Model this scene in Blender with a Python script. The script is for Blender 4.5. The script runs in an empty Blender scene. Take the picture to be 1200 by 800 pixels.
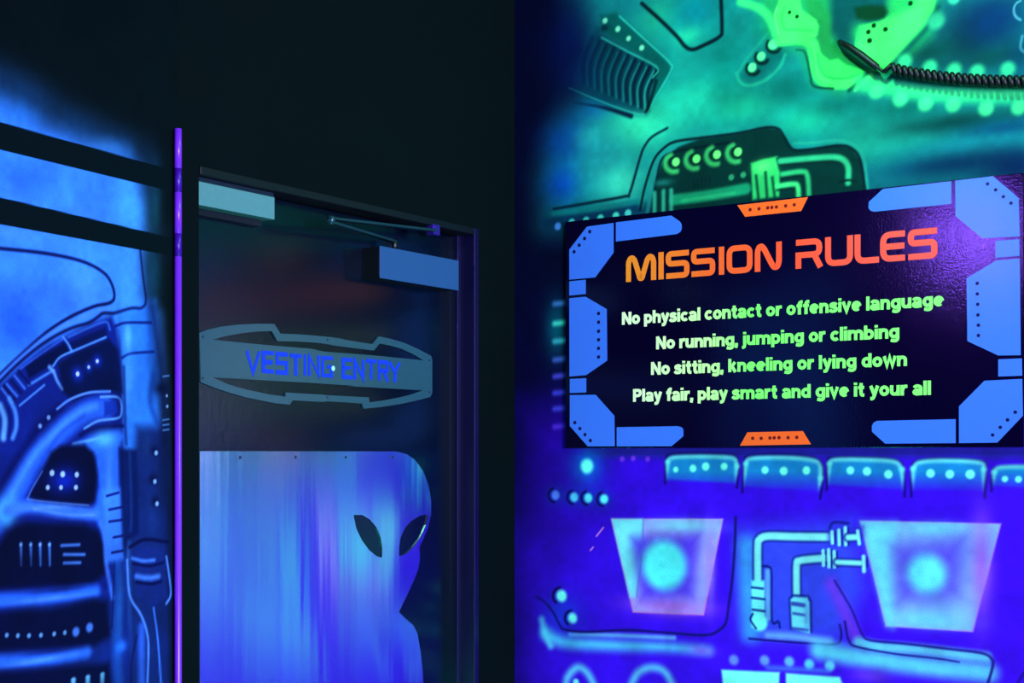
import bpy, bmesh, math, random
import numpy as np
from mathutils import Vector, Matrix
from mathutils.geometry import tessellate_polygon

random.seed(7)
rng = np.random.default_rng(11)
SC = bpy.context.scene
COL = SC.collection

# ------------------------------------------------------------------ camera
F, CX, HY = 1660.0, 600.0, 531.0          # focal length, centre column and eye level, in photo pixels
EYE = 1.53                                # camera height in metres
cam = bpy.data.cameras.new('camera')
cam.sensor_width = 36.0
cam.lens = F / 1200.0 * 36.0
cam.shift_y = (HY - 400.0) / 1200.0
cam.clip_start = 0.05
camo = bpy.data.objects.new('camera', cam)
COL.objects.link(camo)
camo.location = (0, 0, EYE)
camo.rotation_euler = (math.pi / 2, 0, 0)
SC.camera = camo

# ------------------------------------------------------------------ colour management, world
SC.view_settings.view_transform = 'Standard'
SC.view_settings.look = 'None'
SC.view_settings.gamma = 1.0
SC.view_settings.use_curve_mapping = False
SC.view_settings.exposure = 0.0
wd = bpy.data.worlds.new('dark_arena')
SC.world = wd
wd.use_nodes = True
wd.node_tree.nodes['Background'].inputs[0].default_value = (0.10, 0.20, 0.55, 1)
wd.node_tree.nodes['Background'].inputs[1].default_value = 0.02


# ------------------------------------------------------------------ the three walls as frames of reference
class Frame:
    """A vertical wall: origin (x, y), direction along it, normal into the room. Points are (along, height, out)."""
    def __init__(s, ox, oy, dx, dy):
        s.o = (ox, oy); s.d = (dx, dy); s.n = (dy, -dx)
        s.m = Matrix(((dx, 0, dy, ox), (dy, 0, -dx, oy), (0, 1, 0, 0), (0, 0, 0, 1)))

    def at(s, px, py, off=0.0):
        """wall coordinates of what the photo shows at (px, py), `off` metres in front of the wall"""
        k = (px - CX) / F
        ox = s.o[0] + s.n[0] * off; oy = s.o[1] + s.n[1] * off
        u = (k * oy - ox) / (s.d[0] - k * s.d[1])
        z = oy + u * s.d[1]
        return (u, EYE + (HY - py) / F * z)

    def mm(s, px, py):
        """metres per photo pixel there"""
        u, _ = s.at(px, py)
        return (s.o[1] + u * s.d[1]) / F

    def world(s, u, v, off=0.0):
        return Vector((s.o[0] + u * s.d[0] + off * s.n[0], s.o[1] + u * s.d[1] + off * s.n[1], v))


CORNER = (0.007, 3.82)
WR = Frame(CORNER[0], CORNER[1], 0.8282, -0.5604)       # wall with the rules sign
WD = Frame(CORNER[0], CORNER[1], 0.5604, 0.8282)        # wall with the door (along < 0 towards the camera)
_u, _ = WD.at(209, 400)
_p = WD.world(_u, 0)
WL = Frame(_p.x, _p.y, 0.4613, 0.8873)                  # painted panel left of the door, angled a little into the room


# ------------------------------------------------------------------ lights
def area(name, loc, aim, power, color, sx, sy=None):
    l = bpy.data.lights.new(name, 'AREA')
    l.energy = power; l.color = color
    l.shape = 'RECTANGLE'; l.size = sx; l.size_y = sy or sx
    o = bpy.data.objects.new(name, l)
    COL.objects.link(o)
    o.location = loc
    o.rotation_euler = (Vector(aim) - Vector(loc)).to_track_quat('-Z', 'Y').to_euler()
    return o


# overhead blacklight near the sign wall: throws the cord's shadow down the wall
area('overhead_blacklight', WR.world(1.15, 2.93, 0.75), WR.world(1.0, 1.9, 0.0), 30, (0.30, 0.92, 0.72), 0.10, 0.10)
# unseen fill light added behind the camera to light the walls evenly
area('arena_fill_light', (2.9, -1.3, 1.75), (0.0, 3.2, 1.5), 690, (0.54, 0.56, 1.0), 1.4, 1.2)
# violet tube high on the left wall, the one glinting in the sign
area('violet_blacklight', (-1.50, 1.013, EYE + 0.96), WR.world(1.1, 1.9), 13, (0.25, 0.09, 1.0), 0.12, 0.12)
# unseen green-cyan light added to shift the sign's lower left towards cyan
area('cyan_added_light', WR.world(0.55, 0.55, 1.1), WR.world(0.45, 1.5), 8, (0.0, 1.0, 0.45), 0.2, 0.2)


# ------------------------------------------------------------------ helpers
TINT = (1.0, 1.2, 1.75)                   # the lamps' own colour: paints are given as seen under them


def lin(c):
    out = []
    for x, k in zip(c, TINT):
        x = max(0.0, min(255.0, x)) / 255.0
        out.append((x / 12.92 if x <= 0.04045 else ((x + 0.055) / 1.055) ** 2.4) / k)
    return out


def lin_np(a):
    a = np.clip(a, 0, 255) / 255.0
    return np.where(a <= 0.04045, a / 12.92, ((a + 0.055) / 1.055) ** 2.4)


def material(name, rgb, rough=0.7, spec=0.3, metal=0.0, noise=0.12, nscale=40.0, bump=0.0, bscale=300.0):
    m = bpy.data.materials.new(name)
    m.use_nodes = True
    nt = m.node_tree
    b = nt.nodes['Principled BSDF']
    b.inputs['Roughness'].default_value = rough
    b.inputs['Specular IOR Level'].default_value = spec
    b.inputs['Metallic'].default_value = metal
    tc = nt.nodes.new('ShaderNodeTexCoord')
    nz = nt.nodes.new('ShaderNodeTexNoise')
    nz.inputs['Scale'].default_value = nscale
    nz.inputs['Detail'].default_value = 4.0
    nt.links.new(tc.outputs['Object'], nz.inputs['Vector'])
    mx = nt.nodes.new('ShaderNodeMix'); mx.data_type = 'RGBA'
    c = lin(rgb)
    mx.inputs[6].default_value = (*[x * (1 - noise) for x in c], 1)
    mx.inputs[7].default_value = (*[min(1.0, x * (1 + noise)) for x in c], 1)
    nt.links.new(nz.outputs[0], mx.inputs[0])
    nt.links.new(mx.outputs[2], b.inputs['Base Color'])
    if bump:
        n2 = nt.nodes.new('ShaderNodeTexNoise')
        n2.inputs['Scale'].default_value = bscale
        nt.links.new(tc.outputs['Object'], n2.inputs['Vector'])
        bp = nt.nodes.new('ShaderNodeBump')
        bp.inputs['Strength'].default_value = bump
        bp.inputs['Distance'].default_value = 0.002
        nt.links.new(n2.outputs[0], bp.inputs['Height'])
        nt.links.new(bp.outputs[0], b.inputs['Normal'])
    return m


def mural_material(name):
    m = bpy.data.materials.new(name)
    m.use_nodes = True
    nt = m.node_tree
    b = nt.nodes['Principled BSDF']
    b.inputs['Roughness'].default_value = 0.8
    b.inputs['Specular IOR Level'].default_value = 0.05
    at = nt.nodes.new('ShaderNodeAttribute'); at.attribute_name = 'paint'
    tc = nt.nodes.new('ShaderNodeTexCoord')
    nz = nt.nodes.new('ShaderNodeTexNoise'); nz.inputs['Scale'].default_value = 260.0; nz.inputs['Detail'].default_value = 3.0
    nt.links.new(tc.outputs['Object'], nz.inputs['Vector'])
    mr = nt.nodes.new('ShaderNodeMapRange')
    mr.inputs[3].default_value = 0.78; mr.inputs[4].default_value = 1.20
    nt.links.new(nz.outputs[0], mr.inputs[0])
    vm = nt.nodes.new('ShaderNodeVectorMath'); vm.operation = 'SCALE'
    nt.links.new(at.outputs['Color'], vm.inputs[0])
    nt.links.new(mr.outputs[0], vm.inputs['Scale'])
    nt.links.new(vm.outputs[0], b.inputs['Base Color'])
    return m


def link(name, me, parent=None):
    o = bpy.data.objects.new(name, me)
    COL.objects.link(o)
    if parent is not None:
        o.parent = parent
    return o


def empty(name, matrix, label, cat, group=None):
    o = bpy.data.objects.new(name, None)
    COL.objects.link(o)
    o.empty_display_size = 0.05
    o.matrix_world = matrix
    o['label'] = label; o['category'] = cat
    if group:
        o['group'] = group
    return o


class MB:
    """collects shapes and links them as one mesh object"""
    def __init__(s):
        s.v = []; s.f = []; s.mi = []; s.smooth = []

    def add(s, vs, fs, mi=0, smooth=False):
        b = len(s.v)
        s.v += [tuple(p) for p in vs]
        for f in fs:
            s.f.append([i + b for i in f]); s.mi.append(mi); s.smooth.append(smooth)

    def box(s, lo, hi, mi=0):
        x0, y0, z0 = lo; x1, y1, z1 = hi
        vs = [(x0, y0, z0), (x1, y0, z0), (x1, y1, z0), (x0, y1, z0), (x0, y0, z1), (x1, y0, z1), (x1, y1, z1), (x0, y1, z1)]
        s.add(vs, [(0, 3, 2, 1), (4, 5, 6, 7), (0, 1, 5, 4), (1, 2, 6, 5), (2, 3, 7, 6), (3, 0, 4, 7)], mi)

    def prism(s, poly, z0, z1, holes=(), mi=0):
        def ccw(p):
            return sum(p[i][0] * p[(i + 1) % len(p)][1] - p[(i + 1) % len(p)][0] * p[i][1] for i in range(len(p))) > 0
        loops = [list(poly) if ccw(poly) else list(poly)[::-1]]
        for h in holes:
            loops.append(list(h)[::-1] if ccw(h) else list(h))
        flat = [p for l in loops for p in l]
        tris = tessellate_polygon([[Vector((p[0], p[1], 0)) for p in l] for l in loops])
        n = len(flat)
        vs = [(p[0], p[1], z1) for p in flat] + [(p[0], p[1], z0) for p in flat]
        fs = []
        for t in tris:
            a, b, c = (flat[i] for i in t)
            up = (b[0] - a[0]) * (c[1] - a[1]) - (b[1] - a[1]) * (c[0] - a[0]) > 0
            t = tuple(t) if up else tuple(t)[::-1]
            fs.append(t); fs.append(tuple(i + n for i in t[::-1]))
        b0 = 0
        for l in loops:
            k = len(l)
            for i in range(k):
                i0 = b0 + i; i1 = b0 + (i + 1) % k
                fs.append((i0, i0 + n, i1 + n, i1))
            b0 += k
        s.add(vs, fs, mi)

    def disc(s, c, r, z0, z1, mi=0, n=20):
        s.prism([(c[0] + r * math.cos(2 * math.pi * i / n), c[1] + r * math.sin(2 * math.pi * i / n)) for i in range(n)], z0, z1, mi=mi)

    def tube(s, pts, rad, n=10, mi=0, caps=True):
        pts = [Vector(p) for p in pts]
        rads = rad if isinstance(rad, (list, tuple)) else [rad] * len(pts)
        t = (pts[1] - pts[0]).normalized()
        a = Vector((0, 0, 1)) if abs(t.z) < 0.9 else Vector((1, 0, 0))
        nrm = (a - t * a.dot(t)).normalized()
        vs = []; fs = []
        for i, p in enumerate(pts):
            t = (pts[min(i + 1, len(pts) - 1)] - pts[max(i - 1, 0)]).normalized()
            nrm = (nrm - t * nrm.dot(t)).normalized()
            bn = t.cross(nrm)
            for k in range(n):
                q = 2 * math.pi * k / n
                vs.append(p + (nrm * math.cos(q) + bn * math.sin(q)) * rads[i])
        for i in range(len(pts) - 1):
            for k in range(n):
                fs.append((i * n + k, i * n + (k + 1) % n, (i + 1) * n + (k + 1) % n, (i + 1) * n + k))
        if caps:
            fs.append(tuple(range(n))[::-1]); fs.append(tuple((len(pts) - 1) * n + k for k in range(n)))
        s.add(vs, fs, mi, True)

    def ribbon(s, pts, w, z0, z1, closed=False, mi=0):
        """a stroke of constant width in the plane, mitred at its corners"""
        P = [Vector((p[0], p[1])) for p in pts]
        n = len(P)
        L = []; R = []
        for i in range(n):
            if closed or 0 < i < n - 1:
                a = (P[i] - P[i - 1]).normalized(); b = (P[(i + 1) % n] - P[i]).normalized()
            elif i == 0:
                a = b = (P[1] - P[0]).normalized()
            else:
                a = b = (P[i] - P[i - 1]).normalized()
            na = Vector((-a.y, a.x)); nb = Vector((-b.y, b.x))
            mt = na + nb
            mt = mt.normalized() if mt.length > 1e-6 else na
            k = w / 2 / max(0.45, mt.dot(na))
            L.append(P[i] + mt * k); R.append(P[i] - mt * k)
        m = n if closed else n - 1
        vs = []
        for i in range(n):
            vs += [(L[i].x, L[i].y, z1), (R[i].x, R[i].y, z1), (L[i].x, L[i].y, z0), (R[i].x, R[i].y, z0)]
        fs = []
        for i in range(m):
            a = 4 * i; b = 4 * ((i + 1) % n)
            fs += [(a, a + 1, b + 1, b), (a, b, b + 2, a + 2), (a + 1, a + 3, b + 3, b + 1)]
        if not closed:
            e = 4 * (n - 1)
            fs += [(0, 2, 3, 1), (e, e + 1, e + 3, e + 2)]
        s.add(vs, fs, mi)

    def build(s, name, mats, parent=None, bevel=0.0):
        me = bpy.data.meshes.new(name)
        me.from_pydata(s.v, [], s.f)
        for m in (mats if isinstance(mats, (list, tuple)) else [mats]):
            me.materials.append(m)
        me.polygons.foreach_set('material_index', s.mi)
        me.polygons.foreach_set('use_smooth', s.smooth)
        me.update()
        o = link(name, me, parent)
        if bevel:
            b = o.modifiers.new('edge', 'BEVEL'); b.width = bevel; b.segments = 2; b.limit_method = 'ANGLE'
        return o


def rounded(pts, r, seg=5, closed=False):
    """polyline with its corners rounded; r a number or one radius per point"""
    P = [Vector((p[0], p[1])) for p in pts]
    n = len(P); out = []
    for i in range(n):
        rr = r[i] if isinstance(r, (list, tuple)) else r
        if rr <= 0 or (not closed and i in (0, n - 1)):
            out.append(tuple(P[i])); continue
        a = P[i - 1]; b = P[i]; c = P[(i + 1) % n]
        k = min(rr, (a - b).length * 0.49, (c - b).length * 0.49)
        p0 = b + (a - b).normalized() * k; p2 = b + (c - b).normalized() * k
        for j in range(seg + 1):
            t = j / seg
            q = p0 * (1 - t) ** 2 + b * 2 * t * (1 - t) + p2 * t * t
            out.append(tuple(q))
    return out


# ------------------------------------------------------------------ airbrush: paints a wall's own colour, point by point, in wall metres
def smooth_path(pts, k=6):
    pts = np.asarray(pts, float)
    if len(pts) < 3:
        return pts
    p = np.vstack([2 * pts[0] - pts[1], pts, 2 * pts[-1] - pts[-2]])
    out = []
    for i in range(1, len(p) - 2):
        for j in range(k):
            t = j / k
            out.append(0.5 * (2 * p[i] + (p[i + 1] - p[i - 1]) * t + (2 * p[i - 1] - 5 * p[i] + 4 * p[i + 1] - p[i + 2]) * t * t
                              + (3 * p[i] - p[i - 1] - 3 * p[i + 1] + p[i + 2]) * t ** 3))
    out.append(p[-2])
    return np.array(out)


def sstep(x):
    x = np.clip(x, 0, 1)
    return x * x * (3 - 2 * x)


class Mural:
    def __init__(s, frame, us, vs, base):
        s.fr = frame; s.us = us; s.vs = vs
        s.U, s.V = np.meshgrid(us, vs)
        s.C = np.empty(s.U.shape + (3,)); s.C[:] = base

    def sub(s, lo, hi):
        i0, i1 = np.searchsorted(s.us, [lo[0], hi[0]]); j0, j1 = np.searchsorted(s.vs, [lo[1], hi[1]])
        return slice(j0, j1), slice(i0, i1)

    def mix(s, sl, a, col):
        c = s.C[sl]
        c += a[..., None] * (np.asarray(col, float) - c)

    def noise(s, cell, seed):
        r = np.random.default_rng(seed)
        nu = int((s.us[-1] - s.us[0]) / cell) + 3; nv = int((s.vs[-1] - s.vs[0]) / cell) + 3
        g = r.random((nv, nu))
        x = (s.us - s.us[0]) / cell; y = (s.vs - s.vs[0]) / cell
        xi = x.astype(int); yi = y.astype(int)
        fx = sstep(x - xi)[None, :]; fy = sstep(y - yi)[:, None]
        a = g[np.ix_(yi, xi)]; b = g[np.ix_(yi, xi + 1)]; c = g[np.ix_(yi + 1, xi)]; d = g[np.ix_(yi + 1, xi + 1)]
        return (a * (1 - fx) + b * fx) * (1 - fy) + (c * (1 - fx) + d * fx) * fy

    def line(s, pts, w, col, a=1.0, f=None, taper=(1, 1), curve=True):
        """sprayed line: w full width, f feather, in photo pixels"""
        cx, cy = pts[len(pts) // 2]
        k = s.fr.mm(cx, cy)
        P = np.array([s.fr.at(*p) for p in pts])
        if curve:
            P = smooth_path(P)
        f = f if f is not None else 2.0
        w = w * k; f = f * (1.4 if f > 2.1 else 1.1) * k
        pad = w / 2 + f
        sl = s.sub(P.min(0) - pad, P.max(0) + pad)
        U = s.U[sl]; V = s.V[sl]
        if U.size == 0:
            return
        al = np.zeros(U.shape)
        n = len(P) - 1
        for i in range(n):
            p, q = P[i], P[i + 1]
            d = q - p; L = d @ d
            if L < 1e-14:
                continue
            lo = np.minimum(p, q) - pad; hi = np.maximum(p, q) + pad
            i0, i1 = np.searchsorted(s.us[sl[1]], [lo[0], hi[0]]); j0, j1 = np.searchsorted(s.vs[sl[0]], [lo[1], hi[1]])
            if i1 <= i0 or j1 <= j0:
                continue
            uu = U[j0:j1, i0:i1]; vv = V[j0:j1, i0:i1]
            t = np.clip(((uu - p[0]) * d[0] + (vv - p[1]) * d[1]) / L, 0, 1)
            dist = np.hypot(uu - p[0] - t * d[0], vv - p[1] - t * d[1])
            g = (i + t) / n
            tw = taper[0] + (taper[1] - taper[0]) * g if taper[0] != taper[1] else taper[0]
            v = 1 - sstep((dist - (w * tw / 2 - f / 2)) / f)
            if taper[0] != taper[1]:
                v = v * np.clip(tw * 1.6, 0, 1)
            al[j0:j1, i0:i1] = np.maximum(al[j0:j1, i0:i1], v)
        s.mix(sl, al * a, col)

    def poly(s, pts, col, a=1.0, f=2.0, fade=None):
        """filled shape; f feather px; fade (top y, bottom y) dissolves it downwards between two photo rows"""
        P = np.array([s.fr.at(*p) for p in pts])
        f = f * (1.4 if f > 2.1 else 1.0) * s.fr.mm(*pts[0])
        sl = s.sub(P.min(0) - f, P.max(0) + f)
        U = s.U[sl]; V = s.V[sl]
        if U.size == 0:
            return
        ins = np.zeros(U.shape, bool); dist = np.full(U.shape, 1e9)
        for i in range(len(P)):
            p, q = P[i - 1], P[i]
            d = q - p; L = max(d @ d, 1e-14)
            t = np.clip(((U - p[0]) * d[0] + (V - p[1]) * d[1]) / L, 0, 1)
            np.minimum(dist, np.hypot(U - p[0] - t * d[0], V - p[1] - t * d[1]), out=dist)
            if p[1] != q[1]:
                ins ^= ((p[1] > V) != (q[1] > V)) & (U < (q[0] - p[0]) * (V - p[1]) / (q[1] - p[1]) + p[0])
        sd = np.where(ins, -dist, dist)
        al = 1 - sstep((sd + f / 2) / f)
        if fade:
            v0 = s.fr.at(pts[0][0], fade[0])[1]; v1 = s.fr.at(pts[0][0], fade[1])[1]
            al = al * np.clip((V - v1) / (v0 - v1), 0, 1)
        s.mix(sl, al * a, col)

    def blob(s, x, y, rx, ry, col, a=1.0, rot=0.0):
        """soft cloud of paint; radius where it has fallen to about a third"""
        k = s.fr.mm(x, y); c = np.array(s.fr.at(x, y))
        R = max(rx, ry) * k * 2.4
        sl = s.sub(c - R, c + R)
        du = s.U[sl] - c[0]; dv = s.V[sl] - c[1]
        if du.size == 0:
            return
        cs, sn = math.cos(rot), math.sin(rot)
        e = ((du * cs + dv * sn) / (rx * k)) ** 2 + ((-du * sn + dv * cs) / (ry * k)) ** 2
        s.mix(sl, np.exp(-e) * a, col)

    def dot(s, x, y, r, col, a=1.0, f=2.5, glow=None, gr=2.6, ga=0.5):
        if glow is not None:
            s.blob(x, y, r * gr, r * gr, glow, ga)
        k = s.fr.mm(x, y); c = np.array(s.fr.at(x, y))
        r *= k; f *= k
        sl = s.sub(c - r - f, c + r + f)
        d = np.hypot(s.U[sl] - c[0], s.V[sl] - c[1])
        if d.size:
            s.mix(sl, (1 - sstep((d - r + f / 2) / f)) * a, col)

    def arc(s, x, y, r, a0, a1, w, col, a=1.0, f=2.0):
        pts = [(x + r * math.cos(math.radians(t)), y - r * math.sin(math.radians(t))) for t in np.linspace(a0, a1, 7)]
        s.line(pts, w, col, a, f)

    def mesh(s, name, mat, gain):
        nv, nu = s.U.shape
        co = np.zeros((nv * nu, 3), np.float32)
        co[:, 0] = s.U.ravel(); co[:, 1] = s.V.ravel()
        idx = np.arange(nv * nu).reshape(nv, nu)
        q = np.stack([idx[:-1, :-1], idx[:-1, 1:], idx[1:, 1:], idx[1:, :-1]], -1).reshape(-1, 4)
        me = bpy.data.meshes.new(name)
        me.vertices.add(len(co)); me.vertices.foreach_set('co', co.ravel())
        me.loops.add(q.size); me.loops.foreach_set('vertex_index', q.ravel().astype(np.int32))
        me.polygons.add(len(q)); me.polygons.foreach_set('loop_start', np.arange(0, q.size, 4, dtype=np.int32))
        me.update(calc_edges=True)
        at = me.color_attributes.new('paint', 'FLOAT_COLOR', 'POINT')
        rgba = np.ones((nv * nu, 4), np.float32)
        rgba[:, :3] = np.clip(lin_np(s.C.reshape(-1, 3)) * np.asarray(gain), 0, 0.97)
        at.data.foreach_set('color', rgba.ravel())
        me.materials.append(mat)
        o = link(name, me)
        o.matrix_world = s.fr.m
        o['kind'] = 'structure'
        return o


def steps(*spans):
    """grid lines: spans of (start, end, spacing)"""
    out = [spans[0][0]]
    for a, b, d in spans:
        n = max(1, int(round((b - a) / d)))
        out += list(a + (b - a) * (np.arange(1, n + 1) / n))
    return np.array(out)


CEIL = 2.95
GAIN = tuple(1.0 / k for k in TINT)
MURAL = mural_material('airbrushed_fluorescent_paint')
BLACK_WALL = material('black_wall_paint', (0, 9, 13), 0.8, 0.06, noise=0.35, nscale=5)

# ------------------------------------------------------------------ floor and ceiling
m = MB(); m.box((-3.5, -3.0, -0.1), (3.5, 4.6, 0.0))
m.build('floor', material('dark_carpet', (10, 12, 26), 0.9, 0.1, noise=0.5, nscale=120))['kind'] = 'structure'
m = MB(); m.box((-3.5, -3.0, CEIL), (3.5, 4.6, CEIL + 0.1))
m.build('ceiling', material('black_ceiling', (6, 8, 12), 0.9, 0.1))['kind'] = 'structure'

# ------------------------------------------------------------------ left painted panel
us = steps((-1.3, -0.52, 0.03), (-0.52, 0.0, 0.0019))
vs = steps((0.0, 1.12, 0.03), (1.12, 2.24, 0.0019), (2.24, CEIL, 0.03))
L = Mural(WL, us, vs, (0, 11, 17))
B = (48, 128, 255)
L.poly([(-300, -60), (0, 112), (50, 143), (100, 163), (150, 180), (167, 200), (170, 300), (172, 345), (186, 370), (190, 440), (190, 640), (180, 700), (190, 820), (-300, 900)], B, 1, 40)
for (x, y, rx, ry, c, a) in [
        (100, 262, 90, 24, (52, 130, 255), .7), (30, 205, 50, 20, (34, 105, 255), .7), (150, 245, 26, 26, (60, 165, 235), .7), (20, 130, 40, 14, (40, 130, 255), .6),
        (130, 172, 30, 10, (66, 150, 255), .5), (95, 330, 30, 22, (64, 145, 255), .7), (35, 355, 30, 16, (58, 132, 255), .5), (20, 275, 50, 10, (64, 145, 255), .6), (150, 320, 16, 40, (60, 160, 255), .8), (60, 340, 60, 30, (40, 105, 255), .8), (20, 380, 40, 40, (25, 85, 245), .8),
        (100, 345, 25, 15, (55, 130, 255), .7), (180, 320, 14, 40, (10, 60, 90), .8), (182, 240, 10, 40, (10, 65, 85), .7)]:
    L.blob(x, y, rx, ry, c, a)
for (x, y, rx, ry, a) in [(-10, 92, 60, 26, .45), (40, 118, 46, 24, .4), (95, 146, 44, 20, .4), (145, 168, 34, 20, .4), (176, 205, 20, 36, .3)]:
    L.blob(x, y, rx, ry, (18, 84, 170), a)
DK = (2, 10, 70)
# dark machinery bed under the dome line
L.poly([(-60, 520), (0, 450), (28, 425), (56, 404), (83, 390), (112, 376), (131, 370), (137, 385), (143, 440), (146, 510), (146, 640), (150, 720), (160, 830), (-60, 830)], (7, 26, 122), 1, 9)
# column right of it
L.poly([(144, 366), (182, 352), (186, 500), (186, 640), (146, 640)], (34, 112, 235), .9, 10)
L.poly([(160, 500), (198, 500), (202, 640), (200, 830), (150, 830), (150, 640)], (8, 28, 98), .95, 14)
L.poly([(-60, 800), (-60, 720), (130, 700), (150, 660), (150, 830)], (9, 34, 116), .8, 12)
L.line([(178, 360), (190, 450), (196, 560), (204, 700), (206, 820)], 14, (4, 14, 50), .8, 14)
# the dome line and the machinery edge
L.line([(-60, 286), (0, 291), (55, 297), (96, 306), (121, 319), (131, 333), (134, 348), (128, 355), (110, 359), (82, 371.5), (55, 389), (27.5, 413), (0, 439), (-40, 480)], 4, DK, .95, 2.5)
L.line([(0, 443), (27, 417), (55, 394), (82, 378), (108, 367), (128, 361)], 5, (60, 125, 255), .8, 4)
L.line([(-40, 490), (0, 447), (27, 421), (55, 399.5), (82, 385), (104, 378), (115, 371), (121, 367), (133, 367)], 4, DK, .95, 3)
L.line([(135, 366.5), (154, 361), (166, 360.5), (171, 352), (168, 327), (165, 300), (164, 290)], 3.6, DK, .9, 3, taper=(1, .7))
L.poly([(80, 402), (124, 383), (126, 393), (85, 410)], (2, 15, 75), 1, 4)
L.poly([(29, 429), (76, 401), (82, 413), (34, 444)], (1, 10, 62), 1, 4)
L.poly([(68, 426), (90, 412), (128, 397), (138, 410), (144, 460), (120, 457), (85, 470), (73, 458)], (1, 12, 62), 1, 6)
L.line([(80, 395), (104, 384), (124, 377), (129, 386)], 2.5, (42, 104, 225), .8, 2.5)
L.line([(74, 395), (80, 403), (84, 411)], 3, (66, 135, 245), .9, 2)
L.line([(24, 432), (50, 413), (74, 397)], 2.2, (40, 90, 220), .7, 2)
L.line([(62, 429), (71, 418), (91, 409), (124, 395)], 2.6, (66, 140, 245), .9, 2)
L.line([(34, 451), (56, 437.5), (63, 434)], 3, (60, 130, 245), .9, 2.5)
L.line([(58, 430), (63, 436), (67, 446), (73, 456)], 5, (92, 165, 255), .9, 3.5, taper=(1, .5))
L.line([(23, 475), (52, 451)], 2.6, (60, 125, 235), .9, 2)
for a, b in [((2, 455), (14, 471)), ((8, 450), (20, 464)), ((17, 440), (29, 455))]:
    L.line([a, b], 3, (55, 115, 235), .8, 2.5)
for a, b in [((5, 452), (17, 468)), ((13, 446), (25, 460)), ((22, 435), (35, 450))]:
    L.line([a, b], 3.6, (2, 12, 70), .9, 2.5)
for x, y, r in [(91, 438, 2.8), (104, 430, 2.0), (114, 423, 2.3)]:
    L.dot(x, y, r, (165, 205, 255), 1, 2.2, (10, 50, 220), 3, .7)
L.line([(11, 467), (18, 483), (19, 500), (15, 513)], 6, (66, 140, 255), .85, 4)
L.line([(0, 475), (5.5, 491), (4, 513)], 8, (85, 165, 255), .9, 5)
L.line([(10, 478), (12, 495), (10, 512)], 3.5, (4, 20, 110), .9, 2.5)
# the big bent tube
L.line([(70, 478), (45, 502), (25, 532), (0, 572), (-30, 610)], 12, (3, 14, 88), .9, 9)
for x, y in [(57, 489), (47, 499)]:
    L.dot(x, y, 2.8, (110, 165, 255), .9, 2.4)
L.line([(67, 479), (82, 468), (104, 460), (129, 458.5)], 3, (76, 138, 255), .9, 2)
L.line([(124, 477), (99, 484), (77, 500), (55, 522), (36, 546), (19, 574), (0, 603), (-40, 650)], 27, (32, 92, 240), 1, 12)
L.line([(112, 476), (95, 482), (76, 496), (50, 522), (32, 546), (10, 585), (0, 600)], 8, (62, 145, 255), .85, 10)
L.line([(99, 487), (80, 500), (66, 514), (50, 540), (40, 565)], 4, (18, 60, 200), .6, 5)
L.blob(8, 600, 14, 16, (66, 195, 255), .9)
L.poly([(122, 470), (136, 469), (138, 484), (122, 488)], (10, 42, 165), .9, 4)
L.line([(118, 465), (137, 465), (142, 472), (142, 485), (137, 490), (115, 493), (99, 502)], 3, (82, 152, 255), .9, 2)
L.line([(94, 510), (104, 504), (120, 500), (144, 499)], 4.5, (1, 10, 80), .95, 3.5)
L.poly([(84, 522), (105, 512), (140, 503), (145, 510), (140, 525), (139, 640), (124, 640), (110, 600), (116, 570), (112, 535)], (34, 100, 245), .95, 8)
L.blob(123, 514, 18, 9, (72, 180, 255), .9)
L.line([(86, 520), (104, 516), (120, 512)], 3, (90, 175, 255), .7, 3)
L.line([(10, 598), (38, 593), (75, 599), (112, 602)], 15, (46, 110, 245), .95, 8)
L.line([(40, 596), (80, 603), (110, 603)], 3, (80, 140, 255), .6, 3)
W1 = [(71, 522), (99, 520), (110, 530), (114, 557), (111, 586), (104, 592), (40, 586), (34, 580), (49.5, 552), (60, 530)]
L.poly(W1, (1, 6, 46), 1, 7)
L.line(W1[5:9], 2.2, (90, 150, 255), .5, 2)
L.blob(75, 563, 24, 14, (8, 40, 215), .7)
for x, y, r in [(61, 554, 3.6), (73.5, 555.5, 3.6), (90, 556, 3.2), (56, 571, 3), (71.5, 571, 2.8), (89, 571, 3)]:
    L.dot(x, y, r, (150, 200, 255), .95, 2.4)
L.poly([(19, 615), (33, 611), (100, 614), (115, 621), (122, 637), (124, 672), (108, 685), (0, 691), (-60, 694), (-60, 650), (0, 636), (8, 622)], (1, 7, 46), 1, 10)
for x in (24.5, 36, 47, 58):
    L.line([(x, 637), (x + .5, 662)], 4, (54, 118, 225), .9, 3, taper=(1, .6))
    L.dot(x, 638, 2, (110, 170, 245), .8, 2)
for a, b in [((72, 639), (93, 638)), ((75, 649.5), (99, 649.5)), ((75, 659.5), (94, 659))]:
    L.line([a, b], 3.4, (58, 118, 230), .9, 2.6)
L.line([(118, 612), (122, 625), (125, 662), (130, 690), (132, 700)], 6, (52, 112, 250), .9, 5)
L.line([(-40, 705), (0, 703), (60, 699), (112, 692)], 15, (34, 104, 255), .95, 9)
L.poly([(-60, 718), (0, 716), (60, 713), (110, 701), (126, 704), (130, 745), (105, 760), (0, 763), (-60, 765)], (1, 8, 50), 1, 11)
for x, y in [(8, 744), (21, 744.5), (34, 744.5), (48, 744), (63.5, 742.5), (76, 741)]:
    L.dot(x, y, 2.8, (84, 160, 235), .9, 2.4)
for x, y in [(89, 740), (105, 735)]:
    L.dot(x, y, 5.5, (64, 128, 255), .9, 5)
L.line([(-40, 776), (0, 775), (60, 771), (102, 764)], 14, (36, 108, 255), .95, 9)
L.poly([(-60, 790), (0, 787), (110, 778), (128, 776), (136, 830), (-60, 830)], (1, 8, 50), 1, 11)
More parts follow.
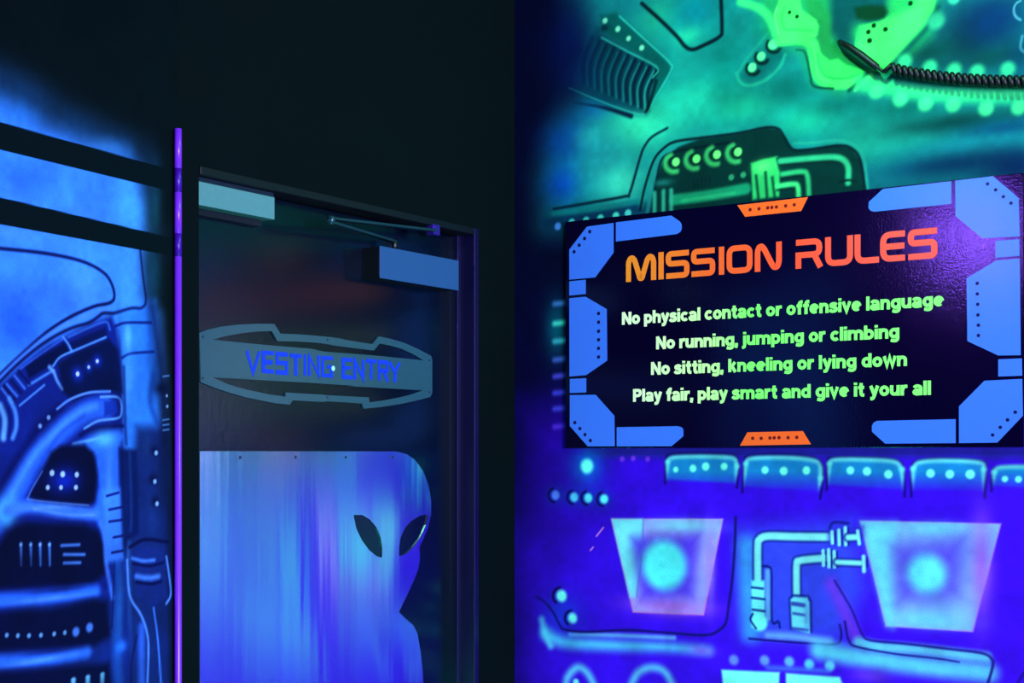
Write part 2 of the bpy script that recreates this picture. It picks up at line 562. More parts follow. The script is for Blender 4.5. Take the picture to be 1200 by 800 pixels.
for x, y in [(103, 795), (120, 792), (86, 798)]:
    L.dot(x, y, 4.5, (92, 185, 245), .9, 4)
L.line([(138, 660), (140, 700), (136, 740), (140, 820)], 14, (18, 70, 170), .8, 10)
L.blob(142, 757, 9, 7, (34, 108, 255), .9)
L.line([(134, 655), (133, 690), (131, 735)], 2.5, (2, 14, 80), .8, 2.5)
# soft modelling: light along the ridges, dark in the hollows
for (x, y, rx, ry, c, a) in [(150, 395, 5, 16, (84, 170, 255), .6), (176, 400, 8, 40, (10, 60, 150), .55), (150, 450, 6, 30, (70, 150, 250), .5), (182, 440, 9, 30, (6, 44, 110), .6),
                             (140, 430, 5, 50, (2, 16, 80), .7), (60, 594, 40, 3, (96, 160, 255), .45), (60, 701, 60, 3, (84, 150, 255), .5), (50, 773, 50, 3, (84, 150, 255), .5),
                             (70, 690, 50, 4, (4, 18, 90), .6), (60, 762, 50, 4, (4, 18, 90), .6), (30, 660, 20, 14, (1, 6, 40), .6), (128, 560, 6, 40, (70, 140, 255), .5),
                             (172, 520, 12, 20, (20, 62, 140), .4), (190, 560, 10, 60, (4, 22, 70), .6), (178, 600, 10, 30, (16, 50, 130), .4), (140, 720, 5, 40, (26, 86, 180), .6)]:
    L.blob(x, y, rx, ry, c, a)
# ribbed neck and right-hand pipework
L.poly([(120, 574), (143, 570), (146, 655), (124, 660)], (50, 120, 255), .85, 7)
for a, b in [((125, 581), (139, 577)), ((128, 597), (143, 594)), ((128, 611), (143, 609)), ((133, 629.5), (144, 627.5)), ((131, 647.5), (144, 645))]:
    L.line([a, b], 3, (4, 14, 95), .95, 2)
L.poly([(139, 525), (161, 527), (163, 625), (150, 634), (147, 660), (144, 640)], (2, 18, 82), .95, 6)
L.line([(152, 530), (154, 600), (153, 622)], 4, (14, 50, 130), .7, 4)
L.line([(135, 382), (148, 378), (177, 378)], 3, (2, 16, 95), .95, 2.4)
L.line([(143, 419), (154, 414), (180, 412)], 3, (2, 20, 105), .95, 2.4)
L.blob(150, 398, 6, 12, (70, 160, 255), .6)
L.blob(152, 440, 8, 20, (60, 150, 250), .6)
L.blob(190, 455, 14, 7, (1, 12, 50), .95)
L.line([(180, 440), (176, 470), (184, 495)], 8, (8, 40, 120), .6, 8)
L.line([(145, 430), (147, 500), (148, 520)], 4, (2, 18, 90), .7, 4)
L.dot(195.5, 463.6, 1.6, (120, 180, 240), .9, 1.8)
L.dot(196, 476, 1.8, (110, 170, 235), .9, 1.8)
for y in (440, 491, 497, 503):
    L.line([(191, y + 1), (198, y)], 1.6, (70, 130, 210), .8, 1.6)
for x, y in [(183, 530.5), (181.5, 564), (184, 590)]:
    L.blob(x - 2, y - 3, 7, 6, (2, 10, 60), .9)
    L.dot(x, y, 2.8, (120, 178, 245), .95, 2.4)
L.line([(152, 641), (170, 632), (197, 635)], 4, (1, 6, 56), .95, 3)
L.poly([(155, 642), (192, 640), (196, 700), (180, 710), (160, 700)], (12, 34, 122), .85, 7)
L.line([(155, 654), (168, 657), (181, 656)], 4, (56, 118, 245), .9, 3)
L.line([(156, 660), (175, 663), (191, 659)], 3.2, (1, 8, 70), .95, 2.4)
L.line([(160, 675), (174, 677), (186, 675)], 6, (60, 124, 250), .9, 5)
L.line([(160, 682), (177, 684), (189, 681)], 3.6, (1, 8, 70), .95, 2.6)
L.line([(149, 656), (152, 697), (165, 720), (172, 740), (174, 762), (172, 820)], 3.2, (72, 134, 255), .95, 2.4)
L.line([(166, 735), (166, 770), (166, 820)], 11, (42, 94, 230), .8, 8)
L.line([(160, 745), (154, 780), (153, 820)], 3, (2, 14, 80), .8, 3)
L.line([(195, 652), (199, 680), (200, 697), (195, 707)], 3, (72, 134, 255), .9, 2.2)
L.line([(180, 712), (185, 750), (190, 820)], 2.8, (54, 116, 255), .9, 2.2)
# black bands across the panel
n1 = L.noise(0.05, 3); n2 = L.noise(0.012, 4)
L.C *= (0.86 + 0.20 * n1 + 0.10 * n2)[..., None]
for q in ([(-500, 3.5), (0, 143), (216, 203), (216, 228), (0, 175.5), (-500, 51)], [(-500, 120), (0, 231), (216, 282), (216, 302), (0, 263), (-500, 171)]):
    L.poly(q, (0, 14, 22), 1, 1.5)
wl = L.mesh('wall_left', MURAL, GAIN)

# ------------------------------------------------------------------ right wall
us = steps((0.0, 1.37, 0.0026), (1.37, 1.95, 0.0055), (1.95, 2.6, 0.05))
vs = steps((0.0, 0.92, 0.05), (0.92, 2.76, 0.0026), (2.76, CEIL, 0.05))
R = Mural(WR, us, vs, (3, 2, 56))
# grounds
R.poly([(612, 480), (1500, 470), (1500, 1500), (612, 1500)], (30, 2, 140), 1, 60)
R.poly([(690, 500), (1500, 480), (1500, 1500), (700, 1500)], (54, 7, 238), 1, 150)
R.poly([(604, 640), (1500, 640), (1500, 1500), (604, 1500)], (56, 9, 238), .75, 150)
R.poly([(560, -300), (560, 380), (1500, 320), (1500, -300)], (0, 4, 40), 1, 150)
R.poly([(668, -40), (690, 60), (678, 110), (655, 150), (638, 205), (640, 262), (740, 262), (1030, 235), (1300, 215), (1640, 190), (1640, -40)], (10, 120, 132), 1, 60)
for (x, y, rx, ry, c, a) in [
        (668, 165, 34, 24, (0, 62, 185), .85), (660, 215, 26, 24, (0, 62, 205), .8), (700, 128, 30, 14, (8, 96, 190), .7),
        (752, 146, 52, 30, (52, 225, 185), .95), (705, 190, 36, 34, (30, 160, 185), .8), (728, 214, 30, 22, (64, 225, 205), .9), (690, 160, 24, 14, (40, 185, 190), .6),
        (810, 115, 60, 26, (28, 185, 165), .9), (800, 60, 30, 40, (16, 150, 150), .8), (770, 20, 26, 26, (26, 170, 150), .8), (870, 125, 50, 18, (24, 175, 150), .9),
        (730, 5, 26, 16, (10, 110, 130), .7), (850, 80, 22, 46, (0, 112, 112), .7), (900, 30, 22, 20, (0, 120, 100), .6), (815, 12, 26, 22, (0, 118, 150), .8), (806, 42, 18, 10, (34, 200, 170), .8),
        (945, 140, 44, 20, (20, 165, 145), .9), (1015, 165, 40, 24, (24, 155, 140), .8), (925, 104, 50, 18, (0, 92, 96), .85), (985, 122, 40, 12, (0, 92, 96), .7), (1060, 160, 60, 14, (22, 150, 150), .8),
        (1145, 40, 56, 44, (0, 34, 70), .97), (1330, 60, 60, 40, (0, 60, 84), .8), (1420, 120, 80, 40, (20, 160, 150), .7), (1290, 165, 70, 16, (14, 120, 150), .8), (1165, 20, 40, 30, (0, 36, 100), .8), (1085, 62, 44, 24, (0, 52, 58), .95), (1170, 66, 50, 14, (0, 54, 62), .9), (1195, 70, 20, 30, (0, 50, 90), .7),
        (1120, 143, 90, 13, (0, 56, 62), .95), (1060, 125, 40, 14, (0, 84, 84), .8), (1180, 150, 60, 12, (0, 50, 110), .7), (1150, 168, 80, 9, (14, 120, 150), .8), (1120, 192, 100, 16, (0, 40, 84), .95), (1190, 195, 40, 20, (0, 26, 80), .9)]:
    R.blob(x, y, rx, ry, c, a)
KD = (0, 18, 32)
# finned grille, top left
R.poly([(699, 36), (771, 79), (765, 97), (757, 133), (739, 133), (690, 115), (668, 80)], (0, 52, 78), .85, 12)
R.poly([(703, 18), (722, 15), (762, 52), (785.6, 75), (785.6, 84), (767.6, 114), (757.5, 131.6), (770, 79), (708, 38)], (0, 82, 86), .95, 6)
for i in range(10):
    t = i / 9
    top = (690 + 76 * t, 44 + 39 * t); bot = (680 + 76 * t, 97 + 32 * t)
    mid = ((top[0] + bot[0]) / 2 - 5, (top[1] + bot[1]) / 2)
    R.line([(top[0] + 4, top[1]), (mid[0] + 4, mid[1]), (bot[0] + 4, bot[1])], 4.4, (0, 14, 34), .35 + .55 * t, 4, taper=(1.1, .7))
    R.line([top, mid, bot], 1.8, (20 + 24 * t, 100 + 90 * t, 165 + 10 * t), .15 + .6 * t, 2.2, taper=(.8, 1.2))
R.line([(726, 19), (762, 52), (784.5, 73), (786, 83), (767.6, 115), (757.5, 132.7), (739.5, 131.6), (700, 117), (667, 103)], 2.2, (44, 195, 190), .8, 2, taper=(1, .5))
R.line([(705, 44), (735, 60), (770, 79), (765, 91)], 2.2, (44, 180, 175), .8, 2)
R.line([(769, 95), (762, 118), (757, 131)], 4, (0, 18, 30), .8, 3)
for x, y, r in [(709, 24.3, 3.4), (724, 34, 3.4), (736.6, 45, 3.1), (752, 56, 3.3)]:
    R.dot(x, y, r, (126, 232, 205), .95, 3)
R.blob(708, 33, 6, 4, (0, 24, 40), .8)
R.line([(672, 120), (700, 124.5), (718, 129), (739.5, 136)], 5.5, (0, 14, 46), .95, 3.5, taper=(.3, 1))
R.blob(668, 60, 30, 60, (2, 16, 84), .75)
# pouch line, top
R.line([(752, 4), (775.5, 25), (793.5, 43), (802.5, 54), (811, 58), (822.5, 54), (843, 43), (846, 32), (844, -20)], 4.6, KD, .95, 2.6)
# three pearls in a slot
R.line([(878, 88), (895, 74), (914, 62)], 24, (0, 84, 92), .8, 16)
R.line([(863, 86), (868, 97), (880, 100), (898, 93), (914, 78), (920, 64)], 3, (34, 178, 150), .7, 4)
R.line([(866, 84), (876, 68), (899, 40)], 3, (28, 160, 140), .6, 4)
for x, y, r in [(906, 52, 6), (892, 66, 5.2), (881.5, 79, 5.2)]:
    R.arc(x + 1, y + 1, r + 2.2, 150, 330, 4.2, (0, 24, 26), .95, 3)
    R.dot(x, y, r, (100, 255, 170), 1, 3.5)
# the green casing
G = (66, 222, 108)
R.poly([(880, -20), (1100, -20), (1090, 40), (1036, 90), (985, 108), (955, 98), (940, 62), (905, 45)], (26, 150, 88), .85, 20)
R.poly([(972, -20), (1042, -20), (1040, 24), (1006, 36), (1004, 58), (984, 56), (973, 36)], (0, 62, 78), .95, 12)
R.poly([(941, -10), (962, 2), (973, 20), (973, 46), (990, 63), (1016, 82), (992, 77), (972, 72), (957, 62), (960, 32), (948, 18)], (24, 128, 72), .95, 6)
R.line([(868, 2), (890, 10), (902, 22), (909, 40)], 9, (62, 225, 124), .9, 6)
R.poly([(915, -10), (935, -10), (940, 12), (956, 23), (959.5, 30), (957.5, 42), (930, 40), (914, 44), (910, 34), (907.5, 18), (911, 6)], G, 1, 3)
R.line([(911, 8), (908, 18), (911, 34), (915, 43), (932, 39.5), (955, 42)], 1.8, (110, 250, 140), .8, 1.8)
R.line([(920, 8), (916, 20), (920, 34), (934, 35), (952, 36)], 2.4, (36, 170, 86), .8, 3)
R.line([(915, 47), (936, 45), (949, 49), (954, 60), (957, 82), (964, 93), (978, 97.5), (1000, 96), (1017, 90)], 14, G, 1, 4)
R.poly([(959, 60), (972, 71), (982, 69), (992, 76), (1020, 85), (1004, 92), (975, 94), (964, 86)], (52, 200, 96), 1, 3)
R.line([(958, 63), (961, 80), (969, 90), (990, 92), (1006, 87), (1018, 84.5)], 2.4, (26, 150, 80), .9, 2.2)
R.line([(949, 56), (953, 72), (955, 88), (962, 97), (976, 100)], 2.5, (40, 180, 92), .7, 3)
R.line([(933, 58), (942, 60), (946, 70), (949.5, 88), (954, 101), (976, 104)], 3, (0, 52, 48), .95, 2.4, taper=(.5, 1))
R.line([(995, 106), (1006, 96), (1015, 87)], 4.5, (0, 72, 62), .95, 3)
R.line([(1002, 106), (1013, 96), (1021, 88)], 3, (96, 250, 160), .7, 3)
R.poly([(1003, 48), (1007, 30), (1030, 25), (1042, 18), (1050, -10), (1098, -10), (1095, 12), (1084, 29), (1062, 53), (1036, 83), (1002, 54)], G, 1, 5)
R.poly([(1040, -10), (1076, -10), (1070, 8), (1052, 17), (1040, 20)], (26, 140, 86), .85, 9)
R.blob(1006, 38, 9, 12, (40, 185, 108), .7)
R.poly([(1001, 9), (1018, 6), (1036, 7), (1040, 14), (1036, 21), (1020, 24), (1004, 22)], (0, 46, 26), .95, 5)
R.line([(1040, 84), (1064, 57), (1086, 33), (1100, 8)], 6, (0, 66, 70), .9, 6)
for x, y, r in [(925.2, 14.4, 2.2), (934, 19.4, 2.4), (1067, 4, 3), (1024, 30, 2.9), (1037.6, 34.4, 3), (1017.6, 37.4, 2.9), (1019, 47.6, 3.2)]:
    R.dot(x, y, r, (0, 44, 18), 1, 1.6)
# beads along the hose
R.line([(1010, 98), (1060, 105), (1120, 110), (1300, 111)], 17, (50, 212, 134), .95, 12)
for x, y in [(1060, 72), (1089.5, 79), (1118, 82), (1145, 84), (1181, 81), (1215, 80)]:
    R.dot(x, y, 8.5, (50, 190, 140), .85, 9)
for x, y in [(1027, 107), (1055, 116), (1084.6, 121.5), (1117, 122.6), (1155.5, 127), (1194, 126), (1230, 126)]:
    R.dot(x, y, 8.5, (66, 215, 148), .9, 8)
R.dot(1097, 24, 10, (46, 168, 140), .9, 10)
R.dot(1118, -2, 7, (60, 200, 170), .8, 6)
R.arc(1200, 12, 12, 110, 250, 2.4, (90, 160, 205), .8, 2)
R.line([(1198, 42), (1196, 56), (1202, 62)], 2.4, (80, 150, 200), .7, 2.4)
# recessed console above the sign
R.line([(640, 262), (690, 255), (752, 243)], 14, (0, 42, 80), .9, 8)
R.line([(782, 150), (764, 160.5), (755, 172), (750, 185), (738, 226), (732.5, 230), (694, 237), (649, 245)], 4, (0, 24, 46), .95, 2.4, taper=(.7, .9))
R.line([(649, 250), (700, 244), (748, 236)], 6, (10, 112, 122), .8, 4)
PN = [(762, 256), (767, 215), (777, 187), (795, 172), (820, 163), (865, 157), (897, 150), (912, 151.5), (919, 161), (928, 175), (946, 175), (982, 170), (998, 174), (1008, 188), (1014, 217), (1016, 236), (762, 262)]
R.line([(752, 240), (757, 214), (767, 186), (779, 172), (795, 164), (822, 157), (862, 152)], 7, (22, 150, 145), .55, 7)
R.poly(PN, (0, 42, 44), 1, 3)
R.line([(750, 246), (756, 218), (766, 188), (777.5, 174), (791, 166), (822, 161.5), (865, 156), (897, 149.5), (912, 151), (919, 160.5), (929, 175), (946, 175.5), (982, 170.6), (998, 174), (1008, 187.5), (1014, 222)], 3.4, (0, 22, 34), .95, 2.2)
R.line([(763, 250), (769.6, 210), (775, 188), (787, 179), (816, 173), (862, 166)], 3, (0, 22, 34), .9, 2.2)
R.line([(758, 250), (764, 214), (771, 188)], 3, (34, 140, 140), .6, 3)
R.line([(930, 168), (955, 167), (982, 164.5), (1001, 170), (1012, 185), (1017, 222)], 2.8, (34, 155, 145), .8, 3)
for x, y in [(791.6, 189.7), (815.7, 186), (839.7, 181), (864.3, 178)]:
    R.arc(x - 2, y + 1.5, 10, 110, 290, 6, (64, 205, 118), .8, 4)
    R.arc(x - .5, y + .5, 6.4, 110, 300, 2.6, (0, 40, 36), .95, 1.8)
    R.dot(x + .5, y, 5, (116, 255, 134), 1, 3)
for x, y in [(857, 207.7), (871, 204.8)]:
    R.dot(x, y, 3.6, (44, 155, 115), .9, 3)
for i in range(5):
    R.line([(813 + 4.6 * i, 211 - i), (813.5 + 4.6 * i, 220 - i)], 2, (0, 28, 36), .9, 1.6)
R.line([(790, 234), (830, 229), (874, 221)], 13, (18, 142, 108), .95, 4)
R.line([(800, 235), (860, 226)], 3, (60, 205, 140), .5, 4)
R.blob(776, 214, 12, 4, (22, 115, 118), .9)
for x, y in [(767, 226), (777.5, 224), (786.5, 223)]:
    R.line([(x, y), (x, y + 26)], 5, (46, 172, 155), .9, 3.4)
R.poly([(880, 191), (895, 186.5), (911, 183), (914, 195), (913, 230), (882, 234)], (48, 195, 112), .95, 3)
R.blob(894, 195, 11, 7, (98, 248, 134), .9)
for pts in ([(886, 206), (889, 234)], [(897, 202), (899, 232)], [(905, 208), (908, 231)], [(911, 186), (914, 198)]):
    R.line(pts, 3.4, (0, 52, 46), .9, 2.8)
PIPES = [([(914.5, 188.6), (955, 185), (977.5, 184), (988.7, 187.5), (994, 196.5), (994, 214)], 7, (44, 180, 136)),
         ([(916.7, 204), (939, 201), (946, 205.5), (948, 228)], 6, (44, 180, 122)), ([(911, 218), (930, 215.6), (935, 219), (936, 234)], 6, (64, 212, 132))]
for pts, w, c in PIPES:
    R.line([(x, y + 4.5) for x, y in pts[:-1]], 3, (0, 24, 30), .9, 2.6)
    R.line(pts, w, c, .95, 3.4)
R.line([(984, 213), (994, 211), (1003, 213)], 3, (0, 26, 30), .9, 2.4)
for (x, y), c in zip([(653.7, 265), (670, 260.6), (686.8, 258.3), (703.7, 255.6), (721.7, 252.7), (736, 249.8)],
                     [(64, 124, 225), (64, 205, 200), (64, 205, 195), (64, 215, 200), (70, 222, 205), (70, 200, 200)]):
    R.dot(x, y, 4.4, c, .95, 3.4)
# dashes left of the sign
R.blob(652, 385, 16, 34, (0, 96, 122), .8)
for y, c in zip([355, 378, 399, 420.6, 440, 459.4, 478, 499],
                [(64, 120, 215), (70, 230, 215), (64, 192, 225), (70, 104, 230), (76, 76, 240), (66, 66, 232), (66, 66, 232), (84, 44, 232)]):
    R.line([(650, y + 1), (668, y - 1)], 6, c, .85, 5)
# below the sign
R.line([(690, 530), (900, 529), (1300, 530)], 14, (24, 32, 138), .85, 10)
R.dot(687.8, 546, 8.5, (104, 245, 255), 1, 7, (0, 110, 205), 2.6, .8)
for x, y in [(729, 537.8), (742, 537), (759, 537.8)]:
    R.dot(x, y, 3.2, (112, 44, 225), .9, 3)
for (x, y), c in zip([(651, 580), (673, 582.4), (689.5, 583.3), (708, 584.6)], [(84, 120, 255), (80, 195, 250), (84, 220, 250), (90, 235, 255)]):
    R.blob(x, y, 13, 11, (8, 60, 170), .6)
    R.arc(x, y, 8.4, 110, 260, 2.6, (6, 4, 70), .9, 2)
    R.dot(x, y, 5.4, c, 1, 4.5)
R.line([(699, 628), (707, 618)], 1.8, (225, 125, 225), .9, 1.6)
R.line([(692, 644.5), (695, 641)], 1.8, (225, 125, 225), .9, 1.6)
CUPS = [([(781.5, 562), (782.5, 541), (788.5, 536), (817, 534.7), (850, 535.5), (861, 538), (863.5, 546), (861.5, 566)], [(792, 550, 3.4), (812, 548.6, 4.4), (827, 546.4, 4.8), (848.5, 546.4, 4.4)]),
        ([(872, 570), (874, 543), (881, 537), (920, 536), (952, 539), (961, 546), (961.5, 560), (959, 576)], [(896.4, 550.6, 4.4), (918.4, 551.6, 5), (945, 551, 4.8)]),
        ([(971, 568), (972, 543), (979, 538.5), (1015, 538.4), (1048, 541), (1057, 550), (1058, 574)], [(996.5, 551, 4.6), (1016, 552, 5), (1041, 555.5, 5)]),
        ([(1070, 574), (1070, 549), (1078, 541.5), (1108, 539.5), (1148, 542), (1153, 550), (1152, 575)], [(1090.4, 554.4, 5), (1113, 555.4, 5), (1137, 555.6, 5.4)]),
        ([(1164, 569), (1165, 553), (1173, 547.5), (1210, 547), (1240, 550), (1246, 575)], [(1177.6, 561, 3.6), (1193.6, 561.4, 3.8), (1216, 562, 3.8)]),
        ([(1262, 572), (1263, 556), (1272, 550), (1306, 549), (1340, 552), (1346, 578)], [(1284, 563, 4), (1306, 563.5, 4), (1326, 565, 4)])]
for out, dots in CUPS:
    cx = (out[0][0] + out[-1][0]) / 2; cy = 548
    R.poly(out, (18, 128, 205), .95, 4, fade=(552, 578))
    big = [(cx + (x - cx) * 1.05, cy + (y - cy) * 1.28) for x, y in out]
    R.line(big, 3, (8, 6, 92), .9, 2.6)
    R.line(out[1:-1], 5, (100, 226, 232), .85, 4)
    for a, b in ((out[1], out[0]), (out[-2], out[-1])):
        R.line([a, b], 6, (96, 224, 236), .85, 4, taper=(1, .15))
    for x, y, r in dots:
        R.dot(x, y, r, (112, 246, 240), 1, 3.4)
# stencilled trapezoids
T1 = [(715.8, 607.5), (847.8, 607.5), (825, 721), (741.5, 717.5)]
R.poly(T1, (190, 100, 190), 1, 1.6)
R.poly([(717, 608.2), (846.5, 608.2), (823.5, 719), (742.5, 716)], (146, 146, 246), 1, 2)
R.poly([(717, 608), (753, 608), (750, 660), (745, 700), (738, 700)], (112, 228, 255), .85, 5)
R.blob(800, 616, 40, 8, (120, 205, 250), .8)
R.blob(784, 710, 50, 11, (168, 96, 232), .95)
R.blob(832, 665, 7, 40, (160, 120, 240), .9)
R.poly([(740, 630), (820, 626), (812, 700), (752, 702)], (78, 44, 236), .9, 16)
R.dot(778, 662, 29, (84, 228, 255), 1, 18)
R.line([(754, 608), (752, 650), (746, 700)], 1.3, (60, 96, 205), .7, 1.4)
T2 = [(1007, 609.6), (1173.6, 613), (1140.5, 740.6), (1037.5, 734)]
R.poly(T2, (160, 100, 225), 1, 1.6)
R.poly([(1008.5, 610.6), (1172, 614), (1139, 739), (1039, 733)], (118, 170, 250), 1, 2)
R.poly([(1010, 612), (1050, 612), (1046, 735), (1040, 733)], (104, 222, 252), .85, 14)
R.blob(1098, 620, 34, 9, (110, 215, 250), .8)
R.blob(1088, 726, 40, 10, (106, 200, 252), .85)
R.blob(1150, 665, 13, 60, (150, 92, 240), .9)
R.poly([(1046, 640), (1130, 630), (1126, 700), (1052, 706)], (84, 66, 238), .9, 26)
R.dot(1086, 672, 23, (92, 222, 255), .95, 20)
# pipe runs between them
R.poly([(862, 620), (1000, 606), (1015, 690), (985, 750), (870, 748)], (50, 84, 245), .75, 30)
R.line([(874, 640), (876, 690), (880, 740)], 22, (60, 165, 250), .8, 18)
LC = (124, 222, 246); DB = (10, 20, 130)


def pipe(pts, w, c=LC):
    R.line(pts, w + 4.5, DB, .9, 2.6)
    R.line(pts, w, c, 1, 3)


pipe([(972, 629), (930, 628.6), (900, 628), (890, 632), (888, 641), (888, 684)], 9)
pipe([(970, 653.5), (950, 655), (937, 657), (933.5, 662), (933.5, 698)], 8.5)
R.line([(972, 619), (977, 612), (994, 613)], 3, DB, .9, 2.4)
R.poly([(970, 620), (1012, 616), (1012, 640), (970, 640)], (40, 40, 205), .7, 6)
for x, a, b in [(975, 623, 636), (983, 621, 638), (990.5, 618, 638)]:
    R.line([(x, a), (x + .5, b)], 4, LC, 1, 2)
    R.line([(x + 3.6, a), (x + 4, b)], 2, DB, .9, 1.6)
pipe([(994, 629.5), (1004, 629)], 7)
R.line([(1005, 622), (1007, 637)], 4, LC, 1, 2)
for x, a, b in [(964.5, 645, 662), (971, 644, 664), (977.5, 646, 664)]:
    R.line([(x, a), (x + .5, b)], 4, LC, 1, 2)
    R.line([(x + 3.4, a), (x + 3.8, b)], 2, DB, .9, 1.6)
pipe([(981, 658.5), (1008, 659.5)], 6)
R.line([(1012, 652), (1012.5, 669)], 4.5, LC, 1, 2.4)
R.line([(1016, 653), (1016, 664)], 2.4, DB, .9, 1.8)
# couplings
R.line([(894, 663), (900, 664), (904, 672), (904.5, 726), (912, 728), (914, 735)], 3, DB, .95, 2)
R.line([(899.5, 669), (900, 724)], 6, (96, 165, 244), .9, 3)
R.poly([(880.5, 680), (896, 680), (896, 735), (881, 735)], (106, 224, 250), 1, 3)
for a, b in [((881, 688), (894, 689.5)), ((881, 700), (896, 702)), ((882, 714), (896, 716))]:
    R.line([a, b], 2.8, (10, 30, 140), .95, 2)
R.dot(890, 729, 10, (116, 244, 255), 1, 6)
R.line([(882, 719), (879.5, 726), (886, 736)], 2.6, DB, .9, 2)
R.poly([(924, 700), (929, 696), (948, 697), (951.5, 704), (952, 742), (925.5, 738)], (14, 24, 140), .9, 2.5)
R.poly([(926.5, 702), (930, 699), (946, 700), (948.5, 706), (949, 742), (928, 737)], (104, 208, 248), 1, 2.5)
for a, b, w in [((929, 707), (942, 709), 5), ((930, 718.5), (943, 720.5), 3), ((928, 736), (946, 738), 3.5)]:
    R.line([a, b], w, (36, 40, 170), .85, 2.4)
R.blob(945, 722, 3, 18, (84, 140, 245), .7)
# lower ledges
R.line([(900, 744), (930, 746), (972, 751)], 9, (108, 176, 250), .8, 8)
R.line([(878, 748), (912, 751), (960, 754.5), (976, 755), (984, 752), (986, 742), (984, 732)], 2.8, (22, 10, 124), .95, 2)
R.line([(974, 684), (988, 712), (1002, 744)], 15, (112, 50, 240), .85, 12)
R.line([(1006, 752), (1030, 757), (1080, 761), (1156, 770)], 12, (98, 206, 250), .9, 7)
R.line([(960, 762), (995, 768), (1040, 775), (1100, 782), (1158, 788)], 22, (92, 212, 250), .9, 14)
R.blob(1020, 792, 24, 8, (112, 60, 235), .7)
R.line([(990, 728), (995, 751), (1006, 758), (1050, 766), (1096, 771), (1124, 775.5)], 3, (18, 14, 130), .95, 2, taper=(1, .6))
R.line([(978, 680), (998, 714), (1010, 742), (1020, 750), (1060, 754), (1110, 760), (1150, 765), (1162, 772), (1163, 782), (1154, 812)], 3.2, (20, 12, 130), .95, 2.2, taper=(.7, 1))
R.line([(1200, 788), (1190, 804)], 3, (20, 12, 130), .8, 2)
R.line([(640, 742), (662, 752), (720, 756), (780, 758), (830, 762)], 15, (80, 196, 250), .9, 12, taper=(1.1, .6))
R.line([(668, 743), (720, 744), (790, 747)], 5, (110, 205, 250), .7, 4)
R.blob(822, 762, 16, 6, (128, 84, 245), .8)
R.line([(635, 726), (639, 742), (645, 756)], 8, (92, 205, 255), .85, 7)
R.blob(660, 720, 26, 24, (22, 60, 225), .7)
R.line([(628, 699), (637, 704), (648, 717), (656, 732), (662, 737.6), (688, 740), (736, 738), (780, 741), (826, 744), (843, 738), (851, 728), (854, 708), (858, 680), (861, 640), (862, 606)], 3.4, (14, 10, 104), .95, 2.2, taper=(.8, .9))
for x, y, r in [(658, 698, 7), (671, 724, 6)]:
    R.arc(x, y, r + 3, 100, 230, 3, (6, 4, 76), .95, 2.2)
    R.dot(x, y, r, (116, 242, 255), 1, 6)
for pts in ([(662, 806), (666, 792), (677, 782), (688, 788), (698, 806)], [(738, 806), (748, 788), (764, 782), (779, 787), (790, 806)]):
    R.line(pts, 9, (96, 200, 248), .85, 8)
R.dot(675, 799, 4, (116, 236, 255), .9, 4)
for (x, y), c in zip([(860, 773), (896, 773.6), (925, 775), (948.4, 778), (972.4, 780)], [(104, 140, 250), (108, 160, 250), (100, 184, 250), (92, 220, 252), (98, 214, 252)]):
    R.dot(x, y, 6, c, .9, 6)
R.line([(900, 782), (970, 786)], 6, (70, 130, 250), .7, 6)
R.poly([(845.5, 784.5), (913.5, 787.5), (912.5, 812), (848, 812)], (126, 244, 255), 1, 3)
R.poly([(921, 788.5), (984, 793), (992, 812), (921, 812)], (126, 244, 255), 1, 3)
n1 = R.noise(0.06, 5); n2 = R.noise(0.016, 6)
R.C *= (0.87 + 0.18 * n1 + 0.09 * n2)[..., None]
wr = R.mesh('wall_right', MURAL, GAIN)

# ------------------------------------------------------------------ door wall with its opening
OFFD = -0.052                                            # the door leaf stands back in its frame
a0, _ = WD.at(233, 400); a1, _ = WD.at(560, 400)
_, htop = WD.at(400, 232)
jw = WD.at(212, 400)[0]
m = MB()
m.box((jw - 0.05, 0, -0.14), (a0, CEIL, 0.0))
m.box((a1, 0, -0.14), (0.0, CEIL, 0.0))
m.box((a0, htop, -0.14), (a1, CEIL, 0.0))
wb = m.build('wall_back', BLACK_WALL)
wb.matrix_world = WD.m
wb['kind'] = 'structure'

DOORPAINT = material('dark_door_paint', (0, 9, 30), 0.2, 0.6, noise=0.2, nscale=14, bump=0.12, bscale=60)
FRAMEPAINT = material('dark_frame_paint', (2, 9, 18), 0.45, 0.3, noise=0.2)
JAMBSHEEN = material('violet_sheen_jamb', (7, 4, 56), 0.35, 0.5, noise=0.2)  # violet reflection painted into the jamb's base colour
d1 = bpy.data.objects.new('door_1', None); COL.objects.link(d1)
d1.matrix_world = WD.m; d1['kind'] = 'structure'
m = MB(); m.box((a0 - 0.02, 0.008, OFFD - 0.045), (a1 - 0.022, htop - 0.02, OFFD))
m.build('leaf', DOORPAINT, d1, bevel=0.002)
m = MB()
m.box((a1 - 0.020, 0, OFFD - 0.04), (a1 - 0.0005, htop - 0.0005, 0.004))
m.box((a1 - 0.034, 0, OFFD - 0.04), (a1 - 0.019, htop - 0.0005, OFFD + 0.012))
m.build('jamb', JAMBSHEEN, d1, bevel=0.002)
m = MB()
m.box((a0 + 0.0005, htop - 0.018, OFFD - 0.04), (a1 - 0.021, htop - 0.0005, 0.004))
m.build('head_jamb', FRAMEPAINT, d1, bevel=0.002)

